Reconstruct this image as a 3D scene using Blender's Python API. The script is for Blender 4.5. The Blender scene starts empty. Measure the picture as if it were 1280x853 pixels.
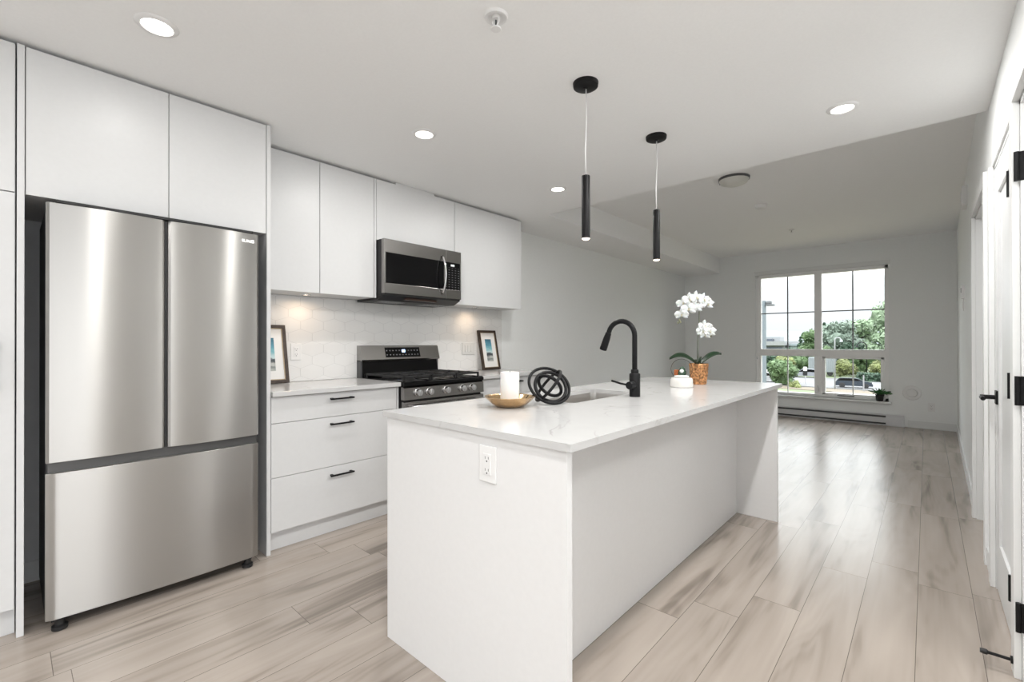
import bpy, bmesh, math, random
from math import pi, sin, cos, radians
from mathutils import Vector, Matrix
random.seed(7)
SC = bpy.context.scene
COL = SC.collection

# ------------------------------------------------------------------ camera
cam_d = bpy.data.cameras.new('camera'); cam = bpy.data.objects.new('camera', cam_d); COL.objects.link(cam)
cam_d.sensor_fit = 'HORIZONTAL'; cam_d.sensor_width = 36.0
cam_d.lens = 572.45 / 1280 * 36.0
cam_d.clip_start = 0.02; cam_d.clip_end = 3000
cam.location = (0, 0, 1.19)
_Y, _P, _R = radians(42.1676), radians(0.172), radians(-0.072)
cam.rotation_euler = (Matrix.Rotation(_Y, 3, 'Z') @ Matrix.Rotation(pi/2 + _P, 3, 'X') @ Matrix.Rotation(_R, 3, 'Z')).to_euler()
SC.camera = cam
# ------------------------------------------------------------------ exposure
SC.view_settings.view_transform = 'Standard'; SC.view_settings.look = 'None'
SC.view_settings.gamma = 1.0; SC.view_settings.use_curve_mapping = False
SC.view_settings.exposure = 0.42
SC.cycles.use_denoising = True
SC.cycles.max_bounces = 10; SC.cycles.diffuse_bounces = 6; SC.cycles.glossy_bounces = 5; SC.cycles.transmission_bounces = 8
SC.cycles.sample_clamp_indirect = 6.0
# ------------------------------------------------------------------ world: bright overcast
SKY = 1.45
W = bpy.data.worlds.new('world'); SC.world = W; W.use_nodes = True
nt = W.node_tree; nt.nodes.clear()
wo = nt.nodes.new('ShaderNodeOutputWorld'); bg = nt.nodes.new('ShaderNodeBackground')
tc = nt.nodes.new('ShaderNodeTexCoord'); sx = nt.nodes.new('ShaderNodeSeparateXYZ')
mp = nt.nodes.new('ShaderNodeMapping'); mp.inputs['Scale'].default_value = (3, 3, 16)
nz = nt.nodes.new('ShaderNodeTexNoise'); nz.inputs['Scale'].default_value = 1.6; nz.inputs['Detail'].default_value = 5
ad = nt.nodes.new('ShaderNodeMath'); ad.operation = 'MULTIPLY_ADD'
rp = nt.nodes.new('ShaderNodeValToRGB')
nt.links.new(tc.outputs['Generated'], mp.inputs['Vector']); nt.links.new(mp.outputs[0], nz.inputs['Vector'])
nt.links.new(tc.outputs['Generated'], sx.inputs[0])
nt.links.new(nz.outputs[0], ad.inputs[0]); ad.inputs[1].default_value = 0.16; nt.links.new(sx.outputs['Z'], ad.inputs[2])
nt.links.new(ad.outputs[0], rp.inputs[0])
rp.color_ramp.elements[0].position = 0.05; rp.color_ramp.elements[0].color = (0.50, 0.53, 0.56, 1)
rp.color_ramp.elements[1].position = 0.30; rp.color_ramp.elements[1].color = (0.97, 0.985, 1.0, 1)
e = rp.color_ramp.elements.new(0.15); e.color = (0.57, 0.59, 0.62, 1)
for p, v in ((0.21, .95), (0.25, 1.9), (0.42, 3.2), (0.95, 3.4)):    # an overcast sky grows brighter towards the zenith
    e = rp.color_ramp.elements.new(p); e.color = (v*.97, v*.985, v, 1)
rp.color_ramp.elements.remove([q for q in rp.color_ramp.elements if abs(q.position-.30) < 1e-3][0])
nt.links.new(rp.outputs[0], bg.inputs[0]); bg.inputs[1].default_value = SKY
nt.links.new(bg.outputs[0], wo.inputs[0])

# ------------------------------------------------------------------ large lights (added fill, sources out of view)
def area(name, loc, rot, sx_, sy_, power, col=(1, 1, 1)):
    d = bpy.data.lights.new(name, 'AREA'); d.shape = 'RECTANGLE'; d.size = sx_; d.size_y = sy_; d.energy = power; d.color = col
    o = bpy.data.objects.new(name, d); COL.objects.link(o); o.location = loc; o.rotation_euler = rot
    return o
for _y, _p in ((2.0, 14), (4.0, 3)):    # unseen lamps added to spill light through the side doorways
    area('added_side_fill', (1.15, _y, 2.38), (0, 0, 0), .5, .5, _p, (1, .98, .95))
area('added_entry_fill', (2.62, -0.6, 1.40), (radians(90), 0, radians(90)), 2.0, 1.9, 26, (0.97, 0.985, 1.0))  # unseen area light added to brighten the room from the right
DL_POWER = 10.5; PUCK_POWER = 0.36

# ------------------------------------------------------------------ helpers
def lin(c):
    def f(v):
        v /= 255.0
        return v/12.92 if v <= 0.04045 else ((v+0.055)/1.055)**2.4
    return (f(c[0]), f(c[1]), f(c[2]), 1)

def mat(name, col, rough=0.5, metal=0.0, **kw):
    m = bpy.data.materials.new(name); m.use_nodes = True
    b = m.node_tree.nodes['Principled BSDF']
    b.inputs['Base Color'].default_value = col if len(col) == 4 else (*col, 1)
    b.inputs['Roughness'].default_value = rough; b.inputs['Metallic'].default_value = metal
    for k, v in kw.items():
        b.inputs[k].default_value = v
    return m

def N(m, t, **kw):
    n = m.node_tree.nodes.new(t)
    for k, v in kw.items():
        if hasattr(n, k): setattr(n, k, v)
        else: n.inputs[k].default_value = v
    return n
def LK(m, a, b): m.node_tree.links.new(a, b)
def math_node(m, op, a=None, b=None, c=None):
    n = m.node_tree.nodes.new('ShaderNodeMath'); n.operation = op
    for i, v in enumerate((a, b, c)):
        if v is None: continue
        if isinstance(v, (int, float)): n.inputs[i].default_value = v
        else: m.node_tree.links.new(v, n.inputs[i])
    return n.outputs[0]

def speckle(m, scale=40, amt=0.04, bump=0.0, stretch=(1, 1, 1), detail=4):
    """gentle procedural tone variation + optional bump"""
    b = m.node_tree.nodes['Principled BSDF']; col = tuple(b.inputs['Base Color'].default_value)
    t = N(m, 'ShaderNodeTexCoord'); mpn = N(m, 'ShaderNodeMapping'); mpn.inputs['Scale'].default_value = stretch
    n = N(m, 'ShaderNodeTexNoise'); n.inputs['Scale'].default_value = scale; n.inputs['Detail'].default_value = detail
    LK(m, t.outputs['Object'], mpn.inputs['Vector']); LK(m, mpn.outputs[0], n.inputs['Vector'])
    r = N(m, 'ShaderNodeValToRGB')
    r.color_ramp.elements[0].position = 0.3; r.color_ramp.elements[1].position = 0.7
    r.color_ramp.elements[0].color = tuple(max(0, c*(1-amt)) for c in col[:3]) + (1,)
    r.color_ramp.elements[1].color = tuple(min(1, c*(1+amt)) for c in col[:3]) + (1,)
    LK(m, n.outputs[0], r.inputs[0]); LK(m, r.outputs[0], b.inputs['Base Color'])
    if bump:
        bp = N(m, 'ShaderNodeBump'); bp.inputs['Strength'].default_value = bump; bp.inputs['Distance'].default_value = 0.002
        LK(m, n.outputs[0], bp.inputs['Height']); LK(m, bp.outputs[0], b.inputs['Normal'])
    return m

class MB:
    def __init__(s): s.bm = bmesh.new()
    def box(s, x0, x1, y0, y1, z0, z1, bev=0.0, seg=2):
        r = bmesh.ops.create_cube(s.bm, size=1.0)
        for v in r['verts']:
            v.co = Vector(((x0+x1)/2 + v.co.x*(x1-x0), (y0+y1)/2 + v.co.y*(y1-y0), (z0+z1)/2 + v.co.z*(z1-z0)))
        if bev:
            es = list({e for v in r['verts'] for e in v.link_edges})
            bmesh.ops.bevel(s.bm, geom=es, offset=bev, segments=seg, affect='EDGES', profile=0.5)
        return s
    def xform(s, n0, M):
        vs = list(s.bm.verts)[n0:]
        for v in vs: v.co = M @ v.co
        return s
    def count(s): return len(s.bm.verts)
    def lathe(s, prof, loc=(0, 0, 0), n=32, axis='Z', mod=None):
        rings = []
        for (r, z) in prof:
            ring = []
            for i in range(n):
                a = 2*pi*i/n; rr = r * (mod(a, r, z) if mod else 1)
                p = Vector((rr*cos(a), rr*sin(a), z))
                if axis == 'X': p = Vector((p.z, p.x, p.y))
                elif axis == 'Y': p = Vector((p.y, p.z, p.x))
                ring.append(s.bm.verts.new(p + Vector(loc)))
            rings.append(ring)
        for a, b in zip(rings, rings[1:]):
            for i in range(n):
                j = (i+1) % n
                s.bm.faces.new((a[i], a[j], b[j], b[i]))
        for k, ring in ((0, rings[0]), (-1, rings[-1])):
            if prof[k][0] > 1e-5:
                s.bm.faces.new(ring if k else list(reversed(ring)))
        return s
    def tube(s, pts, r, n=12, closed=False, caps=True):
        pts = [Vector(p) for p in pts]; m = len(pts); rings = []
        rad = r if isinstance(r, (list, tuple)) else [r]*m
        up = None
        for i, p in enumerate(pts):
            if closed: d = (pts[(i+1) % m] - pts[i-1]).normalized()
            else: d = ((pts[min(i+1, m-1)] - pts[max(i-1, 0)])).normalized()
            if up is None:
                up = d.orthogonal().normalized()
            up = (up - d*up.dot(d)).normalized()
            w = d.cross(up)
            rings.append([s.bm.verts.new(p + (up*cos(2*pi*k/n) + w*sin(2*pi*k/n))*rad[i]) for k in range(n)])
        rr = list(zip(rings, rings[1:]))
        if closed:
            # match the start ring to the end ring to avoid a twist
            best = min(range(n), key=lambda o: sum((rings[-1][k].co - rings[0][(k+o) % n].co).length for k in range(n)))
            rr.append((rings[-1], [rings[0][(k+best) % n] for k in range(n)]))
        for a, b in rr:
            for i in range(n):
                j = (i+1) % n; s.bm.faces.new((a[i], a[j], b[j], b[i]))
        if caps and not closed:
            s.bm.faces.new(list(reversed(rings[0]))); s.bm.faces.new(rings[-1])
        return s
    def prism(s, pts, axis, a0, a1):
        """extrude a polygon of (u,v) along an axis. X:(y,z) Y:(x,z) Z:(x,y)"""
        def P(u, v, a):
            return {'X': (a, u, v), 'Y': (u, a, v), 'Z': (u, v, a)}[axis]
        A = [s.bm.verts.new(P(u, v, a0)) for u, v in pts]; B = [s.bm.verts.new(P(u, v, a1)) for u, v in pts]
        n = len(pts)
        for i in range(n):
            j = (i+1) % n; s.bm.faces.new((A[i], A[j], B[j], B[i]))
        s.bm.faces.new(list(reversed(A))); s.bm.faces.new(B)
        return s
    def quad(s, a, b, c, d):
        s.bm.faces.new([s.bm.verts.new(p) for p in (a, b, c, d)]); return s
    def ico(s, loc, r, sub=2, jit=0.0, sc=(1, 1, 1)):
        q = bmesh.ops.create_icosphere(s.bm, subdivisions=sub, radius=1)
        for v in q['verts']:
            k = 1 + random.uniform(-jit, jit)
            v.co = Vector(loc) + Vector((v.co.x*sc[0], v.co.y*sc[1], v.co.z*sc[2]))*r*k
        return s
    def build(s, name, m, parent=None, smooth=None, bevel=None):
        bmesh.ops.recalc_face_normals(s.bm, faces=s.bm.faces)
        me = bpy.data.meshes.new(name); s.bm.to_mesh(me); s.bm.free()
        me.materials.append(m)
        if smooth:
            for p in me.polygons: p.use_smooth = True
            if smooth != 'all':
                me.set_sharp_from_angle(angle=radians(smooth))
        o = bpy.data.objects.new(name, me); COL.objects.link(o)
        if parent:
            o.parent = parent
            o.matrix_parent_inverse = Matrix.Identity(4)
            pl = parent.matrix_basis.translation if parent.parent is None else parent.parent.matrix_basis.translation
            me.transform(Matrix.Translation(-pl))
        if bevel:
            b = o.modifiers.new('bevel', 'BEVEL'); b.width = bevel; b.segments = 2; b.limit_method = 'ANGLE'; b.angle_limit = radians(40)
        return o

def tag(o, label=None, cat=None, group=None, kind=None):
    if label: o['label'] = label
    if cat: o['category'] = cat
    if group: o['group'] = group
    if kind: o['kind'] = kind
    return o
def thing(name, label, cat, loc=(0, 0, 0), group=None):
    o = bpy.data.objects.new(name, None); COL.objects.link(o); o.location = loc; o.empty_display_size = 0.05
    return tag(o, label, cat, group)
def struct(name, mb, m, label=None, parent=None, **kw):
    o = mb.build(name, m, parent, **kw)
    if not parent: tag(o, label, None, None, 'structure')
    return o
def dup(root, loc, label=None, group=None):
    r = root.copy(); COL.objects.link(r); r.location = loc
    if label: r['label'] = label
    if group: r['group'] = group
    for ch in list(root.children):
        c = ch.copy(); COL.objects.link(c); c.parent = r
        for g in list(ch.children):
            d = g.copy(); COL.objects.link(d); d.parent = c
    return r

# ------------------------------------------------------------------ materials
M_WALL = speckle(mat('wall_paint', (0.85, 0.865, 0.865), 0.6), 60, 0.015, 0.05)
M_CEIL = speckle(mat('ceiling_paint', (0.90, 0.905, 0.905), 0.8), 90, 0.012, 0.08)
M_TRIM = speckle(mat('trim_paint', (0.76, 0.77, 0.77), 0.35), 30, 0.01)
M_DOOR = speckle(mat('door_paint', (0.70, 0.71, 0.715), 0.32), 30, 0.01)
M_CAB = speckle(mat('cabinet_laminate', (0.66, 0.665, 0.67), 0.38), 50, 0.01)
M_ISL = speckle(mat('island_laminate', (0.77, 0.77, 0.775), 0.42), 50, 0.01)
M_BLACK = mat('matte_black_metal', (0.008, 0.008, 0.009), 0.42, 0.0, **{'Specular IOR Level': 0.2})
M_BLACKPL = mat('black_plastic', (0.012, 0.012, 0.013), 0.5)
M_GLOSSBLK = mat('black_enamel', (0.004, 0.004, 0.0045), 0.10, 0, **{'Specular IOR Level': 0.25})
M_IRON = speckle(mat('cast_iron', (0.014, 0.014, 0.015), 0.55), 200, 0.2, 0.2)
M_DKGREY = mat('dark_grey_plastic', (0.08, 0.082, 0.085), 0.45)
M_WHITEPL = mat('white_plastic', (0.80, 0.80, 0.80), 0.35)
M_CHROME = mat('chrome', (0.75, 0.75, 0.76), 0.15, 1.0)
M_GOLD = speckle(mat('brushed_gold', (0.72, 0.50, 0.28), 0.17, 1.0), 90, 0.08)
M_COPPER = speckle(mat('copper_wicker', (0.50, 0.25, 0.11), 0.38, 0.6), 75, 0.75, .6)
M_WAX = mat('candle_wax', (0.74, 0.74, 0.735), 0.5, 0.0, **{'Subsurface Weight': 0.15})
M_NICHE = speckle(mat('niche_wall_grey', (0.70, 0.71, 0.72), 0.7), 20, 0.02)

def steel(name, col, rough, aniso, rot=0.0, sc=(400, 400, 3)):
    m = mat(name, col, rough, 1.0)
    b = m.node_tree.nodes['Principled BSDF']
    b.inputs['Anisotropic'].default_value = aniso; b.inputs['Anisotropic Rotation'].default_value = rot
    t = N(m, 'ShaderNodeTexCoord'); mm = N(m, 'ShaderNodeMapping'); mm.inputs['Scale'].default_value = sc
    n = N(m, 'ShaderNodeTexNoise'); n.inputs['Scale'].default_value = 1.0; n.inputs['Detail'].default_value = 2
    LK(m, t.outputs['Object'], mm.inputs['Vector']); LK(m, mm.outputs[0], n.inputs['Vector'])
    r = N(m, 'ShaderNodeMapRange'); r.inputs['To Min'].default_value = rough*0.97; r.inputs['To Max'].default_value = rough*1.03
    LK(m, n.outputs[0], r.inputs[0]); LK(m, r.outputs[0], b.inputs['Roughness'])
    tg = N(m, 'ShaderNodeTangent'); tg.direction_type = 'RADIAL'; tg.axis = 'Z'
    LK(m, tg.outputs[0], b.inputs['Tangent'])
    return m
M_STEEL = steel('brushed_steel', (0.42, 0.41, 0.395), 0.30, 0.97, 0.25)
M_STEELD = steel('dark_brushed_steel', (0.27, 0.26, 0.25), 0.25, 0.5, 0.0)
M_STEELR = steel('range_steel', (0.33, 0.32, 0.31), 0.25, 0.5, 0.0)
M_SINK = steel('sink_steel', (0.62, 0.60, 0.58), 0.28, 0.2)

def emis(name, col, s):
    m = mat(name, (0.8, 0.8, 0.8), 0.4); b = m.node_tree.nodes['Principled BSDF']
    b.inputs['Emission Color'].default_value = (*col, 1); b.inputs['Emission Strength'].default_value = s
    return m
M_LAMP = emis('lamp_lens', (1.0, 0.96, 0.88), 5.0)
M_PEND = emis('pendant_lens', (1.0, 0.80, 0.62), 4.0)
M_PUCK = emis('puck_lens', (1.0, 0.78, 0.58), 6.0)

def glass(name, ior=1.45, rough=0.0, tint=(1, 1, 1)):
    m = mat(name, tint, rough); b = m.node_tree.nodes['Principled BSDF']
    b.inputs['Transmission Weight'].default_value = 1.0; b.inputs['IOR'].default_value = ior
    return m

def pane_glass(name, ior=1.15):
    m = bpy.data.materials.new(name); m.use_nodes = True; n = m.node_tree.nodes; n.clear()
    o = n.new('ShaderNodeOutputMaterial'); mx = n.new('ShaderNodeMixShader'); t = n.new('ShaderNodeBsdfTransparent')
    g = n.new('ShaderNodeBsdfGlossy'); g.inputs['Roughness'].default_value = 0.02
    t.inputs[0].default_value = (0.97, 0.985, 0.98, 1)
    fr = n.new('ShaderNodeFresnel'); fr.inputs[0].default_value = ior
    m.node_tree.links.new(fr.outputs[0], mx.inputs[0]); m.node_tree.links.new(t.outputs[0], mx.inputs[1]); m.node_tree.links.new(g.outputs[0], mx.inputs[2])
    m.node_tree.links.new(mx.outputs[0], o.inputs[0]); return m
M_PANE = pane_glass('window_glass'); M_GLOBE = pane_glass('globe_glass', 1.035)

def floor_mat():
    m = mat('laminate_plank_floor', (0.45, 0.40, 0.35), 0.3); b = m.node_tree.nodes['Principled BSDF']
    t = N(m, 'ShaderNodeTexCoord'); s = N(m, 'ShaderNodeSeparateXYZ'); LK(m, t.outputs['Object'], s.inputs[0])
    Wd, Ln = 0.19, 1.26
    u = math_node(m, 'DIVIDE', math_node(m, 'ADD', s.outputs['X'], 0.225 + 19.0), Wd)
    row = math_node(m, 'FLOOR', u); fu = math_node(m, 'FRACT', u)
    wn = N(m, 'ShaderNodeTexWhiteNoise'); wn.noise_dimensions = '1D'; LK(m, row, wn.inputs['W'])
    v = math_node(m, 'ADD', math_node(m, 'DIVIDE', math_node(m, 'ADD', s.outputs['Y'], 20.3), Ln), math_node(m, 'MULTIPLY', wn.outputs['Value'], 7.0))
    colr = math_node(m, 'FLOOR', v); fv = math_node(m, 'FRACT', v)
    cmb = N(m, 'ShaderNodeCombineXYZ'); LK(m, row, cmb.inputs[0]); LK(m, colr, cmb.inputs[1])
    wn2 = N(m, 'ShaderNodeTexWhiteNoise'); wn2.noise_dimensions = '3D'; LK(m, cmb.outputs[0], wn2.inputs['Vector'])
    # grain: domain offset per plank, stretched along the plank
    off = N(m, 'ShaderNodeVectorMath'); off.operation = 'SCALE'; LK(m, wn2.outputs['Color'], off.inputs[0]); off.inputs['Scale'].default_value = 11.0
    addv = N(m, 'ShaderNodeVectorMath'); addv.operation = 'ADD'; LK(m, t.outputs['Object'], addv.inputs[0]); LK(m, off.outputs[0], addv.inputs[1])
    m1 = N(m, 'ShaderNodeMapping'); m1.inputs['Scale'].default_value = (7, .8, 1); LK(m, addv.outputs[0], m1.inputs['Vector'])
    n1 = N(m, 'ShaderNodeTexNoise'); n1.inputs['Scale'].default_value = 1.3; n1.inputs['Detail'].default_value = 2; n1.inputs['Distortion'].default_value = 0.7; LK(m, m1.outputs[0], n1.inputs['Vector'])
    m2 = N(m, 'ShaderNodeMapping'); m2.inputs['Scale'].default_value = (55, 1.3, 1); LK(m, addv.outputs[0], m2.inputs['Vector'])
    n2 = N(m, 'ShaderNodeTexNoise'); n2.inputs['Scale'].default_value = 1.0; n2.inputs['Detail'].default_value = 3; LK(m, m2.outputs[0], n2.inputs['Vector'])
    # cathedral rings
    m3 = N(m, 'ShaderNodeMapping'); m3.inputs['Scale'].default_value = (5.2, 0.62, 1); LK(m, addv.outputs[0], m3.inputs['Vector'])
    n3 = N(m, 'ShaderNodeTexNoise'); n3.inputs['Scale'].default_value = 1.0; n3.inputs['Detail'].default_value = 1.5; n3.inputs['Distortion'].default_value = 0.5; LK(m, m3.outputs[0], n3.inputs['Vector'])
    rings = math_node(m, 'SINE', math_node(m, 'MULTIPLY', n3.outputs[0], 78.0))
    g = math_node(m, 'ADD', math_node(m, 'MULTIPLY', n1.outputs[0], 0.86), math_node(m, 'MULTIPLY', n2.outputs[0], 0.12))
    g = math_node(m, 'ADD', g, math_node(m, 'MULTIPLY', rings, 0.020))
    g = math_node(m, 'ADD', g, math_node(m, 'MULTIPLY', wn2.outputs['Value'], 0.05))
    r = N(m, 'ShaderNodeValToRGB'); LK(m, g, r.inputs[0])
    r.color_ramp.elements[0].position = 0.30; r.color_ramp.elements[0].color = (0.215, 0.180, 0.153, 1)
    r.color_ramp.elements[1].position = 0.72; r.color_ramp.elements[1].color = (0.44, 0.385, 0.34, 1)
    e = r.color_ramp.elements.new(0.45); e.color = (0.36, 0.312, 0.272, 1)
    # seams
    su = math_node(m, 'LESS_THAN', math_node(m, 'ABSOLUTE', math_node(m, 'SUBTRACT', fu, 0.5)), 0.5 - 0.0055)
    sv = math_node(m, 'LESS_THAN', math_node(m, 'ABSOLUTE', math_node(m, 'SUBTRACT', fv, 0.5)), 0.5 - 0.0009)
    seam = math_node(m, 'MULTIPLY', su, sv)
    mix = N(m, 'ShaderNodeMixRGB'); mix.inputs[1].default_value = (0.12, 0.10, 0.085, 1); LK(m, seam, mix.inputs[0]); LK(m, r.outputs[0], mix.inputs[2])
    LK(m, mix.outputs[0], b.inputs['Base Color'])
    bp = N(m, 'ShaderNodeBump'); bp.inputs['Strength'].default_value = 0.06; bp.inputs['Distance'].default_value = 0.002
    LK(m, seam, bp.inputs['Height']); LK(m, bp.outputs[0], b.inputs['Normal'])
    rr = N(m, 'ShaderNodeMapRange'); rr.inputs['To Min'].default_value = 0.26; rr.inputs['To Max'].default_value = 0.26; LK(m, n2.outputs[0], rr.inputs[0]); LK(m, rr.outputs[0], b.inputs['Roughness'])
    return m
M_FLOOR = floor_mat()

def quartz():
    m = mat('quartz_countertop', (0.80, 0.80, 0.79), 0.16); b = m.node_tree.nodes['Principled BSDF']
    t = N(m, 'ShaderNodeTexCoord')
    n0 = N(m, 'ShaderNodeTexNoise'); n0.inputs['Scale'].default_value = 2.2; n0.inputs['Detail'].default_value = 4; n0.inputs['Distortion'].default_value = 1.6; LK(m, t.outputs['Object'], n0.inputs['Vector'])
    ridge = math_node(m, 'ABSOLUTE', math_node(m, 'SUBTRACT', n0.outputs[0], 0.5))
    vein = math_node(m, 'SUBTRACT', 1.0, math_node(m, 'MINIMUM', math_node(m, 'MULTIPLY', ridge, 70.0), 1.0))
    n1 = N(m, 'ShaderNodeTexNoise'); n1.inputs['Scale'].default_value = 5.0; LK(m, t.outputs['Object'], n1.inputs['Vector'])
    gate = N(m, 'ShaderNodeMapRange'); gate.inputs['From Min'].default_value = 0.52; gate.inputs['From Max'].default_value = 0.70; LK(m, n1.outputs[0], gate.inputs[0])
    f = math_node(m, 'MULTIPLY', math_node(m, 'MULTIPLY', vein, gate.outputs[0]), 0.75)
    mx = N(m, 'ShaderNodeMixRGB'); mx.inputs[1].default_value = (0.59, 0.59, 0.59, 1); mx.inputs[2].default_value = (0.40, 0.39, 0.38, 1); LK(m, f, mx.inputs[0])
    n2 = N(m, 'ShaderNodeTexNoise'); n2.inputs['Scale'].default_value = 9.0; n2.inputs['Detail'].default_value = 3; LK(m, t.outputs['Object'], n2.inputs['Vector'])
    mul = N(m, 'ShaderNodeMixRGB'); mul.blend_type = 'MULTIPLY'; mul.inputs[0].default_value = 1.0; LK(m, mx.outputs[0], mul.inputs[1])
    r2 = N(m, 'ShaderNodeMapRange'); r2.inputs['To Min'].default_value = 0.94; r2.inputs['To Max'].default_value = 1.02; LK(m, n2.outputs[0], r2.inputs[0]); LK(m, r2.outputs[0], mul.inputs[2])
    LK(m, mul.outputs[0], b.inputs['Base Color']); return m
M_QUARTZ = quartz()

def hex_tile():
    m = mat('hex_tile', (0.72, 0.72, 0.71), 0.14); b = m.node_tree.nodes['Principled BSDF']
    t = N(m, 'ShaderNodeTexCoord'); s = N(m, 'ShaderNodeSeparateXYZ'); LK(m, t.outputs['Object'], s.inputs[0])
    w = 0.168
    px = math_node(m, 'DIVIDE', math_node(m, 'ADD', s.outputs['Y'], 0.02), w)
    py = math_node(m, 'DIVIDE', math_node(m, 'MULTIPLY', math_node(m, 'ADD', s.outputs['Z'], 0.03), 1.732), w)
    S3 = 1.7320508
    def cell(ox, oy):
        ax = math_node(m, 'SUBTRACT', math_node(m, 'FRACT', math_node(m, 'ADD', px, 50 + ox)), 0.5)
        q = math_node(m, 'DIVIDE', py, S3)
        ay = math_node(m, 'MULTIPLY', math_node(m, 'SUBTRACT', math_node(m, 'FRACT', math_node(m, 'ADD', q, 50 + oy)), 0.5), S3)
        ln = math_node(m, 'ADD', math_node(m, 'MULTIPLY', ax, ax), math_node(m, 'MULTIPLY', ay, ay))
        X = math_node(m, 'ABSOLUTE', ax); Yv = math_node(m, 'ABSOLUTE', ay)
        hd = math_node(m, 'MAXIMUM', X, math_node(m, 'ADD', math_node(m, 'MULTIPLY', X, 0.5), math_node(m, 'MULTIPLY', Yv, 0.8660254)))
        return hd
    hd = math_node(m, 'MINIMUM', cell(0, 0), cell(0.5, 0.5))
    tile = math_node(m, 'LESS_THAN', hd, 0.5 - 0.011)
    mix = N(m, 'ShaderNodeMixRGB'); mix.inputs[1].default_value = (0.66, 0.66, 0.66, 1); mix.inputs[2].default_value = (0.80, 0.80, 0.795, 1)
    LK(m, tile, mix.inputs[0]); LK(m, mix.outputs[0], b.inputs['Base Color'])
    sm = N(m, 'ShaderNodeMapRange'); sm.inputs['From Min'].default_value = 0.5; sm.inputs['From Max'].default_value = 0.465; LK(m, hd, sm.inputs[0])
    n = N(m, 'ShaderNodeTexNoise'); n.inputs['Scale'].default_value = 14; LK(m, t.outputs['Object'], n.inputs['Vector'])
    bp = N(m, 'ShaderNodeBump'); bp.inputs['Strength'].default_value = 0.2; bp.inputs['Distance'].default_value = 0.002
    LK(m, math_node(m, 'ADD', sm.outputs[0], math_node(m, 'MULTIPLY', n.outputs[0], 0.5)), bp.inputs['Height']); LK(m, bp.outputs[0], b.inputs['Normal'])
    return m
M_TILE = hex_tile()
def keypad_mat(name, py, pz, oz, top):
    m = mat(name, (.004, .004, .0045), .10, 0, **{'Specular IOR Level': .25}); b = m.node_tree.nodes['Principled BSDF']
    t = N(m, 'ShaderNodeTexCoord'); q = N(m, 'ShaderNodeSeparateXYZ'); LK(m, t.outputs['Object'], q.inputs[0])
    def band(sock, p, w): return math_node(m, 'LESS_THAN', math_node(m, 'ABSOLUTE', math_node(m, 'SUBTRACT', math_node(m, 'FRACT', math_node(m, 'ADD', math_node(m, 'DIVIDE', sock, p), 50.5)), .5)), w)
    zz = math_node(m, 'SUBTRACT', q.outputs['Z'], oz)
    f = math_node(m, 'MULTIPLY', band(q.outputs['Y'], py, .20), band(zz, pz, .13))
    f = math_node(m, 'MULTIPLY', f, math_node(m, 'LESS_THAN', zz, top))
    mx_ = N(m, 'ShaderNodeMixRGB'); mx_.inputs[1].default_value = (.004, .004, .0045, 1); mx_.inputs[2].default_value = (.16, .16, .17, 1); LK(m, f, mx_.inputs[0]); LK(m, mx_.outputs[0], b.inputs['Base Color'])
    return m
M_KEYPAD = keypad_mat('keypad_glass', .034, .020, .0, .28)
M_RDISP = keypad_mat('range_display_glass', .030, .034, 1.09, 1.0)

# ================================================================== SETTING
LW, RW, BY, FY = -3.32, 0.245, -2.60, 8.45      # left wall, right wall, back wall, far wall
ZK, ZL = 2.42, 2.675                             # kitchen and living ceilings
T = 0.15
struct('floor', MB().box(LW-T, RW+2.6, BY-T, FY+T, -0.2, 0), M_FLOOR, 'pale greige wood plank floor')
struct('wall_left', MB().box(LW-T, LW, BY-T, FY+T, -0.2, ZL+0.1), M_WALL, 'pale grey left wall of the kitchen and living room')
# far wall with window opening
WX0, WX1, WZ0, WZ1 = -2.13, -0.405, 0.335, 2.30
struct('wall_far', MB().box(LW-T, WX0, FY, FY+T, -0.2, ZL+.1).box(WX1, RW+T+.2, FY, FY+T, -0.2, ZL+.1)
       .box(WX0, WX1, FY, FY+T, -0.2, WZ0).box(WX0, WX1, FY, FY+T, WZ1, ZL+.1), M_WALL, 'pale grey far wall around the window')
# back wall (behind the camera) with an opening added to let light in
struct('wall_back', MB().box(LW-T, -3.0, BY-T, BY, -0.2, ZK+.1).box(0.0, 2.6, BY-T, BY, -0.2, ZK+.1)
       .box(-3.0, -1.9, BY-T, BY, -0.2, ZK+.1).box(-.7, 0.0, BY-T, BY, -0.2, ZK+.1).box(-1.9, -.7, BY-T, BY, -0.2, 0.9).box(-1.9, -.7, BY-T, BY, 2.1, ZK+.1), M_WALL, 'pale grey wall behind the camera')
# right wall: segments with two openings and a door
def wseg(y0, y1, z0=-0.2, z1=ZL+.1, x=RW): return (x, x+0.12, y0, y1, z0, z1)
rw = MB()
for seg in (wseg(.58, 1.52), wseg(1.52, 2.395, 2.045), wseg(2.395, 2.585), wseg(2.585, 3.215, 2.045), wseg(3.215, 3.57), wseg(3.57, 4.385, 2.045)):
    rw.box(*seg)
rw.prism([(RW, 4.385), (RW+.055, FY+.02), (RW+.20, FY+.02), (RW+.12, 4.385)], 'Z', -0.2, ZL+.1)
struct('wall_right', rw, M_WALL, 'pale grey right wall with the doors')
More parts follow.
